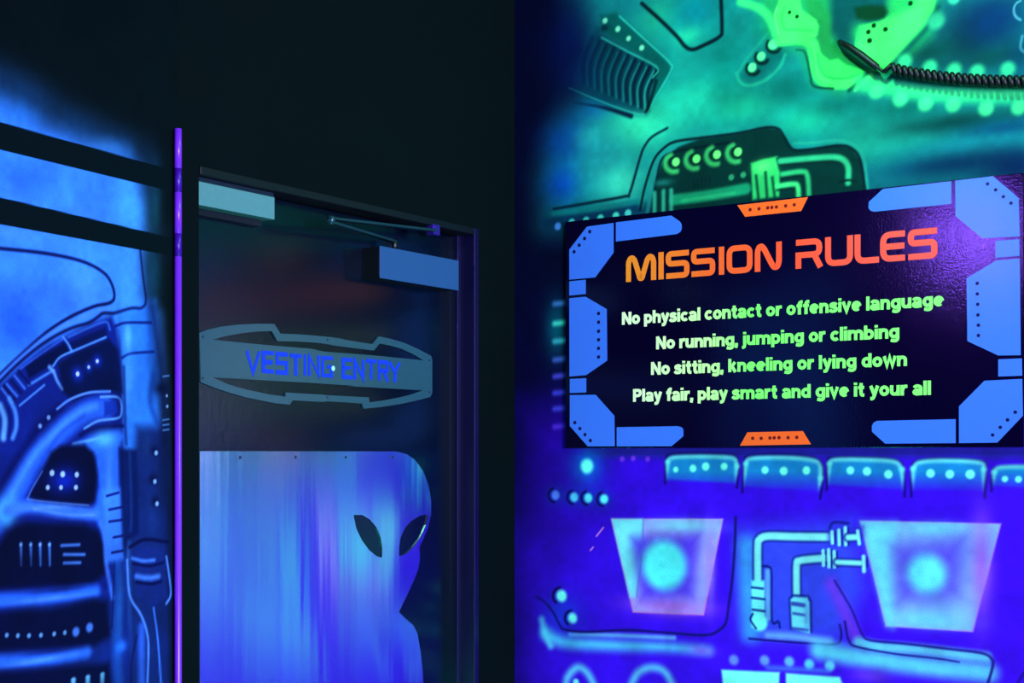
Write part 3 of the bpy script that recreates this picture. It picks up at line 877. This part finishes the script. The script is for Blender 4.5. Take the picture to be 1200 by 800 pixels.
# violet edge strip where the painted panel meets the door wall
m = MB()
zt = WD.at(208, 153)[1]
zb = [zt] + [WD.at(208, y)[1] for y in (199, 227, 275, 302)] + [0.0]
for i in range(5):
    m.tube([(0, zb[i], 0), (0, zb[i + 1], 0)], 0.0072, 14, mi=i % 2)
st = m.build('trim_1', [material('violet_fluorescent_paint', (118, 46, 255), 0.35, 0.5), material('violet_paint_overpainted', (58, 6, 170), 0.4, 0.4)])
st.matrix_world = WD.m @ Matrix.Translation((WD.at(208.6, 400, .012)[0], 0, 0.012))
st['kind'] = 'structure'

# ------------------------------------------------------------------ the rules sign
_, sv = WR.at(930, 523)
su0 = WR.at(665, 400)[0]; su1 = WR.at(1200.5, 400)[0]
KV = 5.652                                              # metres of height per unit slope on this wall
SB = EYE + 0.0024 * KV; ST = EYE + 0.1074 * KV
sign = empty('rules_sign', WR.m @ Matrix.Translation((0, 0, 0.001)),
             'black rectangular rules sign with glowing blue corner plates and orange title', 'sign')
SIGNBLACK = material('sign_black', (4, 1, 36), 0.125, 0.5, noise=0.1, bump=0.10, bscale=260)
SIGNBLUE = material('sign_fluorescent_blue', (60, 114, 255), 0.2, 0.4, noise=0.03, bump=0.1, bscale=260)
SIGNDOT = material('sign_dot_black', (8, 8, 70), 0.4, 0.3)
SIGNORANGE = material('sign_fluorescent_orange', (255, 96, 34), 0.5, 0.2, noise=0.03)
SIGNORDOT = material('sign_dot_maroon', (110, 10, 20), 0.5, 0.2)
m = MB(); m.box((su0, SB, 0), (su1, ST, 0.008))
m.disc(WR.at(1185.5, 211), 0.0045, 0.008, 0.0092)
m.build('board', SIGNBLACK, sign, bevel=0.0012)
Z0, Z1 = 0.008, 0.0092


def wallpoly(fr, pts, off=0.009):
    return [fr.at(x, y, off) for x, y in pts]


def plate(name, pts, dots=(), r=2.1, mats=(SIGNBLUE, SIGNDOT), label=None):
    m = MB()
    m.prism(wallpoly(WR, pts), Z0, Z1)
    for x, y in dots:
        m.disc(WR.at(x, y, .009), r * WR.mm(x, y), Z1, Z1 + 0.0004, 1, 16)
    o = m.build(name, list(mats), sign)
    if label:
        o['label'] = label
    return o


plate('corner_plate', [(688, 265.6), (719, 261.2), (719, 296), (697.5, 325), (667.4, 327.6), (667.4, 292.4)], [(691.4, 271.4), (685.4, 279.4), (679.2, 287.2), (673.2, 295)])
plate('corner_plate', [(1119.5, 211.8), (1163.8, 206.5), (1193.8, 232), (1195, 277), (1151, 279), (1120, 253)], [(1157.5, 215.5), (1167, 222.5), (1176, 230.5), (1185, 238)])
plate('corner_plate', [(668, 462.8), (698, 462.4), (720, 487), (720.4, 522.6), (689, 522.8), (668, 499)], [(674, 495), (680, 502), (686, 509), (692.2, 516)])
plate('corner_plate', [(1153.8, 446), (1198, 443.8), (1198.8, 487), (1168.8, 518.4), (1124, 519), (1124, 476)], [(1163.5, 509.5), (1172.5, 500.5), (1181, 491.8), (1190, 482.8)])
plate('edge_bar', [(722, 260.6), (787, 252.6), (797, 259.6), (798.8, 263), (798.8, 269), (797, 272), (793, 274.2), (722, 283)])
plate('edge_bar', [(1018.4, 236.6), (1035, 221.4), (1115, 212.4), (1115, 238.8), (1025, 248), (1020.5, 247), (1018, 243.8)])
plate('edge_bar', [(723, 500.4), (794, 499.2), (799, 500.4), (800.8, 503.4), (800.8, 511), (787, 522.6), (723, 522.8)])
plate('edge_bar', [(1022, 499), (1024, 495), (1028, 493), (1120, 491), (1120, 519), (1037.5, 519.6), (1022, 505.6)])
plate('side_panel', [(667.4, 349.4), (686.4, 347.6), (711, 362), (711.6, 422.4), (687, 439.4), (667.6, 441)], [(701.8, y) for y in (367.2, 377.4, 388, 398, 408, 418.2)])
plate('side_panel', [(1168, 305), (1195, 303), (1196.3, 416), (1170, 416.3), (1133.8, 399.5), (1133, 326)], [(1145.5, 332), (1145.5, 344.3), (1146, 356.5), (1146.3, 369), (1146.8, 381), (1146.8, 393)])
plate('spacer', [(667.4, 329.6), (686.4, 327.8), (686.4, 344.4), (667.4, 346.2)])
plate('spacer', [(668, 444), (687, 443), (687, 459.6), (668, 460.4)])
plate('spacer', [(1166.8, 282), (1194.5, 280.4), (1195, 299.6), (1166.8, 302)])
plate('spacer', [(1170, 421), (1197.5, 419.8), (1198, 440), (1170, 441)])
OM = (SIGNORANGE, SIGNORDOT)
plate('tab', [(864.3, 240.5), (947, 230.9), (938.8, 247.3), (873.3, 254)], [(879.4, 245.7), (889.7, 244.6), (900, 243.5), (904.8, 243), (910.2, 242.4), (921, 241.2), (931, 239.9)], 2, OM, 'orange tab')
plate('tab', [(876, 506.4), (941, 505), (950.4, 520.4), (867.4, 522)], [(882.4, 513.4), (892.4, 513.4), (902.6, 513), (907.6, 512.8), (913.2, 512.6), (923.8, 512.6), (934, 512.2)], 2, OM, 'orange tab')

# title: block letters drawn as strokes; w is the stroke width in letter heights
GL = {
    'M': ([([(.1, 0), (.1, .72), (.17, .86), (.27, .88), (.36, .78), (.58, .10), (.66, .10), (.88, .78), (.97, .88), (1.07, .86), (1.14, .72), (1.14, 0)], [0, .1, .06, .06, .1, .04, .04, .1, .06, .06, .1, 0])], 1.24),
    'I': ([([(.1, 0), (.1, 1)], 0)], .2),
    'S': ([([(1, .90), (.09, .90), (.09, .54), (.91, .54), (.91, .10), (0, .10)], .14)], 1.0),
    'O': ([([(.09, .10), (.09, .90), (.93, .90), (.93, .10)], .22, True)], 1.02),
    'N': ([([(.1, 0), (.1, .72), (.17, .87), (.28, .89), (.38, .78), (.70, .22), (.80, .11), (.91, .13), (.98, .28), (.98, 1)], [0, .1, .06, .06, .1, .1, .06, .06, .1, 0])], 1.10),
    'R': ([([(0, .90), (.90, .90), (.90, .46), (.09, .46), (.09, 0)], [0, .2, .2, 0, 0]), ([(.70, .46), (.95, 0)], 0)], 1.04),
    'U': ([([(.09, 1), (.09, .10), (.95, .10), (.95, 1)], .24)], 1.04),
    'L': ([([(.09, 1), (.09, .10), (.92, .10)], .24)], .90),
    'E': ([([(.95, .90), (.09, .90), (.09, .10), (.95, .10)], .26), ([(.12, .5), (.93, .5)], 0)], .95),
}
TITLE = [('M', 733.8, 768.9), ('I', 771.9, 777.6), ('S', 780.9, 807.3), ('S', 810.6, 837.5), ('I', 842.3, 848.9), ('O', 852.2, 881.3), ('N', 885, 916.4),
         ('R', 933, 964.5), ('U', 967.8, 999), ('L', 1002.3, 1029.6), ('E', 1032.4, 1060.6), ('S', 1064.5, 1098)]
tb = EYE + 0.0773 * KV; th = 0.0121 * KV
m = MB()
for ch, x0, x1 in TITLE:
    u0 = WR.at(x0, 300, .009)[0]; u1 = WR.at(x1, 300, .009)[0]
    strokes, wd_ = GL[ch]
    sx = (u1 - u0) / wd_; sy = th
    for n_, stq in enumerate(strokes):
        pts, rad = stq[0], stq[1]
        closed = len(stq) > 2
        if len(pts) > 2:
            pts = rounded([(p[0] * sx, p[1] * sy) for p in pts], [r * sy for r in rad] if isinstance(rad, list) else rad * sy, 5, closed)
        else:
            pts = [(p[0] * sx, p[1] * sy) for p in pts]
        cl = [pts[0]]
        for p in pts[1:]:
            if (Vector(p) - Vector(cl[-1])).length > 1e-5:
                cl.append(p)
        m.ribbon([(u0 + p[0], tb + p[1]) for p in cl], 0.205 * sy, Z0, Z1 + .0002 * n_, closed)


def gradient_material(name, stops, u0, u1, rough=0.55):
    """print that shifts colour along the sign"""
    mt = bpy.data.materials.new(name); mt.use_nodes = True
    nt = mt.node_tree; b = nt.nodes['Principled BSDF']
    b.inputs['Roughness'].default_value = rough; b.inputs['Specular IOR Level'].default_value = 0.2
    tc = nt.nodes.new('ShaderNodeTexCoord'); sp = nt.nodes.new('ShaderNodeSeparateXYZ')
    nt.links.new(tc.outputs['Object'], sp.inputs[0])
    mr = nt.nodes.new('ShaderNodeMapRange'); mr.inputs[1].default_value = u0; mr.inputs[2].default_value = u1
    nt.links.new(sp.outputs[0], mr.inputs[0])
    rp = nt.nodes.new('ShaderNodeValToRGB')
    el = rp.color_ramp.elements
    el[0].position = stops[0][0]; el[0].color = (*lin(stops[0][1]), 1)
    el[1].position = stops[-1][0]; el[1].color = (*lin(stops[-1][1]), 1)
    for p, c in stops[1:-1]:
        e = el.new(p); e.color = (*lin(c), 1)
    nt.links.new(mr.outputs[0], rp.inputs[0])
    nt.links.new(rp.outputs[0], b.inputs['Base Color'])
    return mt


TITLEMAT = gradient_material('title_light_gradient', [(0, (255, 142, 38)), (.3, (255, 98, 40)), (.55, (255, 78, 50)), (1, (255, 84, 84))], WR.at(734, 300)[0], WR.at(1098, 300)[0])  # greener light on the left end painted in as a yellower orange
o = m.build('title_lettering', TITLEMAT, sign); o['label'] = 'orange red title reading MISSION RULES'
RULEMAT = gradient_material('rules_print', [(0, (240, 255, 226)), (.3, (206, 255, 178)), (.42, (132, 255, 120)), (1, (140, 255, 128))], WR.at(730, 300)[0], WR.at(1106, 300)[0])  # left end painted whiter, as if overexposed by stronger light there


def ell(cx, cy, rx, ry, a0=0, a1=360, n=18):
    k = n if a1 - a0 == 360 else n + 1
    return [(cx + rx * math.cos(math.radians(a0 + (a1 - a0) * i / n)), cy + ry * math.sin(math.radians(a0 + (a1 - a0) * i / n))) for i in range(k)]


def sm(*p):
    return [tuple(q) for q in smooth_path(p, 5)]


# a heavy sans face as centre lines: (strokes, advance); a trailing True closes a stroke. Capital height 1, x-height .74
BOWL = (ell(.345, .37, .235, .255), True)
ARCH = sm((.12, .40), (.20, .57), (.36, .625), (.52, .57), (.565, .42), (.565, .2), (.565, 0))
FACE = {
    'o': ([BOWL], .69), 'c': ([(ell(.345, .37, .235, .255, 42, 318),)], .63), 'e': ([(ell(.345, .37, .235, .255, 0, 312),), ([(.14, .365), (.56, .365)],)], .68),
    'd': ([BOWL, ([(.58, 0), (.58, 1)],)], .70), 'b': ([BOWL, ([(.115, 0), (.115, 1)],)], .69), 'p': ([BOWL, ([(.115, -.24), (.115, .74)],)], .69),
    'g': ([BOWL, (sm((.58, .74), (.58, .3), (.58, -.02), (.50, -.14), (.34, -.17), (.12, -.12)),)], .70),
    'a': ([(sm((.10, .52), (.20, .62), (.36, .635), (.50, .58), (.54, .44), (.54, .2), (.56, 0)),), (ell(.31, .215, .205, .125), True)], .67),
    'f': ([(sm((.47, .91), (.34, .91), (.25, .84), (.23, .7), (.23, .4), (.23, 0)),), ([(.03, .64), (.44, .64)],)], .45),
    't': ([(sm((.23, .96), (.23, .6), (.23, .25), (.29, .11), (.45, .10)),), ([(.03, .64), (.44, .64)],)], .46),
    'h': ([([(.115, 0), (.115, 1)],), (ARCH,)], .68), 'n': ([([(.115, 0), (.115, .74)],), (ARCH,)], .68),
    'm': ([([(.115, 0), (.115, .74)],), (ARCH,), ([(x + .42, y) for x, y in ARCH],)], 1.10),
    'u': ([([(.565, 0), (.565, .74)],), ([(.68 - x, .74 - y) for x, y in ARCH],)], .68),
    'i': ([([(.115, 0), (.115, .74)],), ([(.115, .83), (.115, 1)],)], .23), 'l': ([([(.115, 0), (.115, 1)],)], .23),
    'j': ([(sm((.14, .74), (.14, .3), (.14, 0), (.08, -.13), (-.05, -.15)),), ([(.14, .83), (.14, 1)],)], .25),
    'k': ([([(.115, 0), (.115, 1)],), ([(.16, .27), (.52, .74)],), ([(.28, .44), (.56, 0)],)], .66),
    'r': ([([(.115, 0), (.115, .74)],), (sm((.12, .36), (.18, .54), (.30, .635), (.46, .635)),)], .46),
    's': ([(sm((.54, .54), (.42, .63), (.28, .635), (.14, .57), (.16, .46), (.32, .395), (.46, .34), (.52, .22), (.42, .12), (.28, .10), (.14, .12), (.04, .22)),)], .61),
    'v': ([([(.08, .74), (.32, .04), (.56, .74)],)], .64), 'w': ([([(.08, .74), (.27, .04), (.45, .70), (.63, .04), (.82, .74)],)], .90),
    'y': ([([(.08, .74), (.33, .10)],), (sm((.57, .74), (.42, .3), (.30, -.04), (.22, -.16), (.06, -.16)),)], .64),
    'N': ([([(.12, 0), (.12, 1)],), ([(.70, 0), (.70, 1)],), ([(.12, .96), (.70, .04)],)], .82),
    'P': ([([(.12, 0), (.12, 1)],), (sm((.12, .89), (.40, .89), (.56, .84), (.62, .68), (.56, .53), (.40, .47), (.12, .47)),)], .74),
    ',': ([([(.12, .20), (.12, .06), (.07, -.16)],)], .25), ' ': ([], .27)}
for txt, x0, x1, k in [('No physical contact or offensive language', 729, 1106, .0581), ('No running, jumping or climbing', 769, 1054, .0463),
                       ('No sitting, kneeling or lying down', 763, 1063, .0350), ('Play fair, play smart and give it your all', 742, 1091, .0232)]:
    u0 = WR.at(x0, 400, .009)[0]; u1 = WR.at(x1, 400, .009)[0]
    base = EYE + k * KV; cap = 0.0057 * KV
    tot = sum(FACE[c][1] + .05 for c in txt) - .05
    sx = (u1 - u0) / tot
    m = MB(); cur = 0.0
    for c in txt:
        strokes, wc = FACE[c]
        for n_, st_ in enumerate(strokes):           # each stroke a hair prouder than the one it crosses
            m.ribbon([(u0 + (cur + x) * sx, base + y * cap) for x, y in st_[0]], .232 * cap, Z0, Z1 + .0002 * n_, len(st_) > 1)
        cur += wc + .05
    o = m.build('rule_lettering', RULEMAT, sign)
    o['label'] = 'green line reading ' + txt

# ------------------------------------------------------------------ coiled cord hanging across the sign wall
cord = empty('coiled_cord', WR.m, 'black coiled cord hanging across the green painted casing above the sign', 'cord')
RUBBER = material('black_rubber', (3, 6, 7), 0.5, 0.35)
OC = 0.024
axis = smooth_path([WR.at(x, y, OC) for x, y in [(1046, 80), (1062, 84), (1090, 88.5), (1120, 92), (1155, 94.5), (1200, 95.5), (1260, 95), (1330, 90)]], 14)
seg = np.r_[0, np.cumsum(np.hypot(*np.diff(axis, axis=0).T))]
kk = WR.mm(1120, 90)
pitch = 7.4 * kk; rc = 4.6 * kk; rw = 3.0 * kk
turns = seg[-1] / pitch
nn = int(turns * 14)
pts = []
start = WR.at(1037, 84.5, OC)
for p in [(1036, 84.6), (1040, 80.5), (1044, 76.8)]:
    u, v = WR.at(*p, OC); pts.append((u, v, OC))
for i in range(nn + 1):
    t = i / nn; L_ = t * seg[-1]
    cu_ = np.interp(L_, seg, axis[:, 0]); cv_ = np.interp(L_, seg, axis[:, 1])
    q = 2 * math.pi * turns * t
    pts.append((cu_ + 0.15 * pitch * math.sin(q), cv_ + rc * math.cos(q), OC + rc * math.sin(q)))
u, v = WR.at(1345, 88, .01); pts += [(u, v, 0.02), (u + .01, v, 0.001)]
m = MB(); m.tube(pts, rw, 8)
m.build('coil', RUBBER, cord)
m = MB()
sp = []; rr = []
for (x, y, o_), r_ in zip([(984, 49, .0008), (990, 52, .02), (997, 56, OC), (1010, 65, OC), (1024, 76, OC), (1028, 78.5, OC), (1029, 79.2, OC), (1033, 82.5, OC), (1036, 84.8, OC)],
                          [3.0, 3.4, 4.0, 4.4, 4.4, 4.0, 2.0, 1.9, 1.8]):
    u, v = WR.at(x, y, o_); sp.append((u, v, o_)); rr.append(r_ * kk)
m.tube(sp, rr, 12)
o = m.build('strain_relief', RUBBER, cord)

# ------------------------------------------------------------------ things on the door
# alien cut-out plate
ax, _ = WD.at(370, 700, OFFD)
AZ0, AZ1 = OFFD, OFFD + 0.003
al = empty('alien_plate', WD.m, 'brushed metal plate on the door, its edge cut to an alien head', 'plate')


def c2(X, Y):                                            # a crop of the photo: (200, 520), 2.857 times enlarged
    return (200 + X / 2.857, 520 + Y / 2.857)


out = [(234.2, 528.5)] + [c2(*p) for p in [(700, 25), (755, 25), (790, 34), (820, 55), (846, 92), (864, 140), (872, 190), (872, 235), (862, 280), (846, 318), (833, 345), (835, 380), (830, 415), (815, 455), (790, 510), (764, 562), (790, 588), (812, 606), (826, 634), (836, 690), (844, 760), (848, 840)]]
bot = WD.at(497, 1250, AZ1)
lo = [WD.at(x, y, AZ1) for x, y in out]
lo += [(lo[-1][0] + 0.01, 0.25), (lo[0][0], 0.25)]
eyeL = [c2(*p) for p in [(612, 238), (640, 237), (666, 252), (690, 280), (703, 312), (708, 345), (708, 381), (690, 376), (664, 355), (640, 322), (622, 285)]]
eyeR = [c2(*p) for p in [(765, 376), (765, 345), (770, 312), (785, 280), (808, 256), (836, 240), (862, 236), (855, 272), (838, 310), (812, 346), (788, 368)]]
m = MB()
m.prism(lo, AZ0, AZ1, [[WD.at(x, y, AZ1) for x, y in e] for e in (eyeL, eyeR)])
ALU = bpy.data.materials.new('brushed_metal_sheet'); ALU.use_nodes = True
nt = ALU.node_tree; b = nt.nodes['Principled BSDF']
b.inputs['Metallic'].default_value = 1.0
b.inputs['Base Color'].default_value = (0.82, 0.92, 0.95, 1)
b.inputs['Roughness'].default_value = 0.18
b.inputs['Anisotropic'].default_value = 1.0
tg = nt.nodes.new('ShaderNodeTangent'); tg.direction_type = 'RADIAL'; tg.axis = 'Z'
tc = nt.nodes.new('ShaderNodeTexCoord'); mp = nt.nodes.new('ShaderNodeMapping')
mp.inputs['Scale'].default_value = (11, 0.35, 1)
mp.inputs['Rotation'].default_value = (0, 0, math.radians(4))
nz = nt.nodes.new('ShaderNodeTexNoise'); nz.inputs['Scale'].default_value = 1.0; nz.inputs['Detail'].default_value = 3
nt.links.new(tc.outputs['Object'], mp.inputs[0]); nt.links.new(mp.outputs[0], nz.inputs['Vector'])
bp = nt.nodes.new('ShaderNodeBump'); bp.inputs['Strength'].default_value = 0.16; bp.inputs['Distance'].default_value = 0.01
nt.links.new(nz.outputs[0], bp.inputs['Height']); nt.links.new(bp.outputs[0], b.inputs['Normal'])
geo = nt.nodes.new('ShaderNodeCombineXYZ')               # reflections stretch upright across the sheet
geo.inputs[0].default_value = 0; geo.inputs[1].default_value = 0; geo.inputs[2].default_value = 1
nt.links.new(geo.outputs[0], b.inputs['Tangent'])
m.build('sheet', ALU, al)
SCREW = material('dark_screw', (14, 24, 60), 0.4, 0.5)
for x, y in [(281, 535.8), (346, 535.5), (405, 535.5), (459.5, 535.5)]:
    m = MB(); m.disc(WD.at(x, y, AZ1), 0.0032, AZ1, AZ1 + 0.0014, 0, 14)
    m.build('screw', SCREW, al)

# VESTING ENTRY sign
VZ0, VZ1 = OFFD, OFFD + 0.004
ve = empty('vesting_sign', WD.m, 'grey cut-out door sign with pointed ends reading VESTING ENTRY in blue', 'sign')
VG = material('grey_sign_board', (30, 74, 96), 0.3, 0.8, noise=0.12, nscale=60)


def c7(X, Y):
    return (200 + X * .275, 350 + Y * .275)


def c8(X, Y):
    return (380 + X * .2751, 350 + Y * .275)


outer = [c7(*p) for p in [(122, 145), (160, 130), (225, 117), (300, 109), (375, 106), (442, 107), (468, 148), (540, 151), (620, 157), (720, 167)]] + \
        [c8(*p) for p in [(0, 160), (110, 178), (205, 193), (232, 160), (285, 171), (340, 187), (400, 214), (455, 243), (460, 260), (460, 400), (452, 418), (390, 434), (320, 449), (240, 461), (168, 468), (162, 446), (90, 441), (0, 436)]] + \
        [c7(*p) for p in [(660, 440), (520, 432), (508, 451), (450, 445), (380, 432), (310, 417), (250, 400), (185, 378), (128, 355)]]
slotT = [c7(*p) for p in [(178, 174), (230, 160), (300, 147), (370, 139), (432, 137), (455, 180), (540, 182), (620, 187), (720, 199)]] + \
        [c8(*p) for p in [(0, 194), (110, 208), (212, 220), (236, 190), (285, 200), (330, 213), (380, 236), (422, 262), (200, 240), (0, 225)]] + \
        [c7(*p) for p in [(600, 213), (400, 196)]]
slotB = [c7(*p) for p in [(178, 335), (300, 341), (450, 350), (600, 358), (790, 371)]] + \
        [c8(*p) for p in [(100, 372), (200, 377), (300, 383), (420, 390), (370, 408), (330, 418), (260, 432), (192, 441), (190, 420), (100, 415), (0, 410)]] + \
        [c7(*p) for p in [(660, 409), (490, 399), (490, 417), (420, 407), (320, 386), (250, 366)]]
m = MB()
m.prism([WD.at(x, y, VZ1) for x, y in outer], VZ0, VZ1, [[WD.at(x, y, VZ1) for x, y in h] for h in (slotT, slotB)])
m.build('board', VG, ve)
VGL = {
    'V': ([[(0, 1), (.5, 0), (1, 1)]], 1.0), 'E': ([[(1, .93), (.1, .93), (.1, .07), (1, .07)], [(.1, .5), (.9, .5)]], .9),
    'S': ([[(1, .93), (.1, .93), (.1, .52), (.9, .52), (.9, .07), (0, .07)]], 1.0), 'T': ([[(0, .93), (1, .93)], [(.5, .9), (.5, 0)]], .95),
    'I': ([[(.1, 0), (.1, 1)]], .22), 'N': ([[(.1, 0), (.1, .95), (.9, .05), (.9, 1)]], 1.0),
    'G': ([[(1, .93), (.1, .93), (.1, .07), (.9, .07), (.9, .5), (.5, .5)]], 1.0), 'R': ([[(.1, 0), (.1, .93), (.9, .93), (.9, .5), (.1, .5)], [(.55, .5), (.95, 0)]], 1.0),
    'Y': ([[(0, 1), (.5, .5), (1, 1)], [(.5, .52), (.5, 0)]], 1.0), ' ': ([], .45)}
txt = 'VESTING ENTRY'
VBLUE = material('blue_fluorescent_letters', (12, 56, 225), 0.6, 0.2, noise=0.35, nscale=220)
ua, va = WD.at(289.5, 435.5, VZ1); ub, vb = WD.at(468.5, 447.5, VZ1)
hgt = WD.at(289.5, 410, VZ1)[1] - va; hgt2 = WD.at(468.5, 424.5, VZ1)[1] - vb
tot = sum(VGL[c][1] + .2 for c in txt) - .2
cur = 0.0
m = MB()
rr_ = random.Random(4)
for c in txt:
    strokes, w_ = VGL[c]
    for pts in strokes:
        for rep in range(2):
            jx = (rr_.random() - .5) * .10; jy = (rr_.random() - .5) * .07
            q = []
            for x, y in pts:
                t = (cur + x * (w_ if c != 'I' else 1) + jx) / tot
                q.append((ua + (ub - ua) * t, va + (vb - va) * t + (y + jy) * (hgt + (hgt2 - hgt) * t)))
            m.ribbon(q, hgt * (.15 + .04 * rr_.random()), VZ1, VZ1 + 0.0008 + 0.0001 * rep)
    cur += w_ + .2
    if c in ' Y':
        m.build('lettering', VBLUE, ve)['label'] = 'rough blue lettering reading ' + ('VESTING' if c == ' ' else 'ENTRY')
        m = MB()
for x, y in [c7(137, 162), c7(137, 338), c7(667, 175), c7(667, 420), c8(448, 262), c8(448, 398)]:
    m = MB(); m.disc(WD.at(x, y, VZ1), 0.0026, VZ1, VZ1 + 0.001, 0, 12)
    m.build('screw', SCREW, ve)
m = MB(); m.disc(WD.at(390, 431.5, VZ1), 0.006, VZ1, VZ1 + 0.0016, 0, 16)  # bright speck of light modelled as a pale disc
o = m.build('light_speck', material('pale_dot', (150, 235, 225), 0.6, 0.2), ve); o['label'] = 'pale round speck of light drawn over the letter G'

# magnetic lock hung under the door head, far from the hinges
LZ = -0.008
q = [WD.at(x, y, LZ) for x, y in [(234, 213), (322, 230.5), (322, 257), (234, 240.5)]]
top = (q[0][1] + q[1][1]) / 2; btm = (q[2][1] + q[3][1]) / 2
ml = empty('magnetic_lock', WD.m, 'pale grey oblong magnetic lock at the top of the dark door', 'lock')
m = MB(); m.box((a0 + 0.001, btm, OFFD + 0.004), (q[1][0], top, LZ))
m.build('housing', material('pale_grey_lock', (72, 132, 150), 0.55, 0.3, noise=0.1, nscale=90), ml, bevel=0.0015)
m = MB(); m.box((a0 + 0.001, top, OFFD + 0.004), (q[1][0], min(top + 0.014, htop - 0.019), LZ - 0.003))
m.build('mounting_bracket', material('dark_bracket', (8, 26, 52), 0.4, 0.5), ml)
m = MB(); m.box((a0 + 0.004, btm - 0.014, OFFD), (q[1][0] - 0.012, btm - 0.001, OFFD + 0.016))
m.build('armature_plate', material('dark_armature', (4, 14, 30), 0.4, 0.5), ml)

# overhead door closer
CZ = OFFD + 0.056
q = [WD.at(x, y, CZ) for x, y in [(445.5, 288), (537.5, 305), (537.5, 341), (445.5, 325)]]
ctop = (q[0][1] + q[1][1]) / 2; cbt = (q[2][1] + q[3][1]) / 2
dc = empty('door_closer', WD.m, 'door closer with blue front cover and folded arm above it', 'door closer')
DARKM = material('dark_metal_shade_tone', (1, 12, 14), 0.4, 0.4)  # closer sides coloured darker to stand for shade beside the lit front
m = MB(); m.box((q[0][0] + 0.001, cbt + 0.001, OFFD), (q[1][0], ctop - 0.001, CZ - 0.0035))
m.build('body', DARKM, dc, bevel=0.002)
m = MB(); m.box((q[0][0], cbt, CZ - 0.0035), (q[1][0] + 0.001, ctop, CZ))
o = m.build('cover', material('blue_cover', (28, 74, 138), 0.55, 0.3, noise=0.1, nscale=90), dc, bevel=0.0015)
o['label'] = 'blue front cover'
ARM = material('steel_arm', (34, 76, 96), 0.3, 0.6, metal=0.6)
EO = 0.05
e = WD.at(388, 255, EO); k0 = WD.at(509, 270, 0.004); p0 = WD.at(462, 283, CZ - 0.022)


def bar(name, A, B_, w, h, mat):
    A = Vector(A); B_ = Vector(B_); d = (B_ - A).normalized()
    up = Vector((0, 1, 0)); up = (up - d * up.dot(d)).normalized(); sd = d.cross(up)
    vs = [p + up * (sy * h / 2) + sd * (sx * w / 2) for p in (A, B_) for sx, sy in ((-1, -1), (1, -1), (1, 1), (-1, 1))]
    m = MB(); m.add(vs, [(0, 1, 2, 3)[::-1], (4, 5, 6, 7), (0, 1, 5, 4), (1, 2, 6, 5), (2, 3, 7, 6), (3, 0, 4, 7)])
    return m.build(name, mat, dc, bevel=0.001)


bar('arm', (e[0], e[1] - .002, EO), (k0[0], k0[1], 0.004), 0.018, 0.006, ARM)
bar('arm', (e[0], e[1] - .011, EO), (p0[0], p0[1], CZ - 0.022), 0.018, 0.006, ARM)
m = MB(); m.tube([(e[0], e[1] - .015, EO), (e[0], e[1] + .003, EO)], 0.009, 16)
m.build('elbow', ARM, dc)
m = MB(); m.tube([(p0[0], ctop - .002, CZ - 0.022), (p0[0], p0[1] + .006, CZ - 0.022)], 0.009, 16)
m.build('spindle', DARKM, dc)
m = MB(); m.box((k0[0] - .012, k0[1] - .012, -0.012), (k0[0] + .014, k0[1] + .014, 0.012))
o = m.build('bracket', material('violet_sheen_bracket', (44, 30, 150), 0.25, 0.6, metal=0.3), dc, bevel=0.002)  # violet lamp glint painted into the bracket's colour
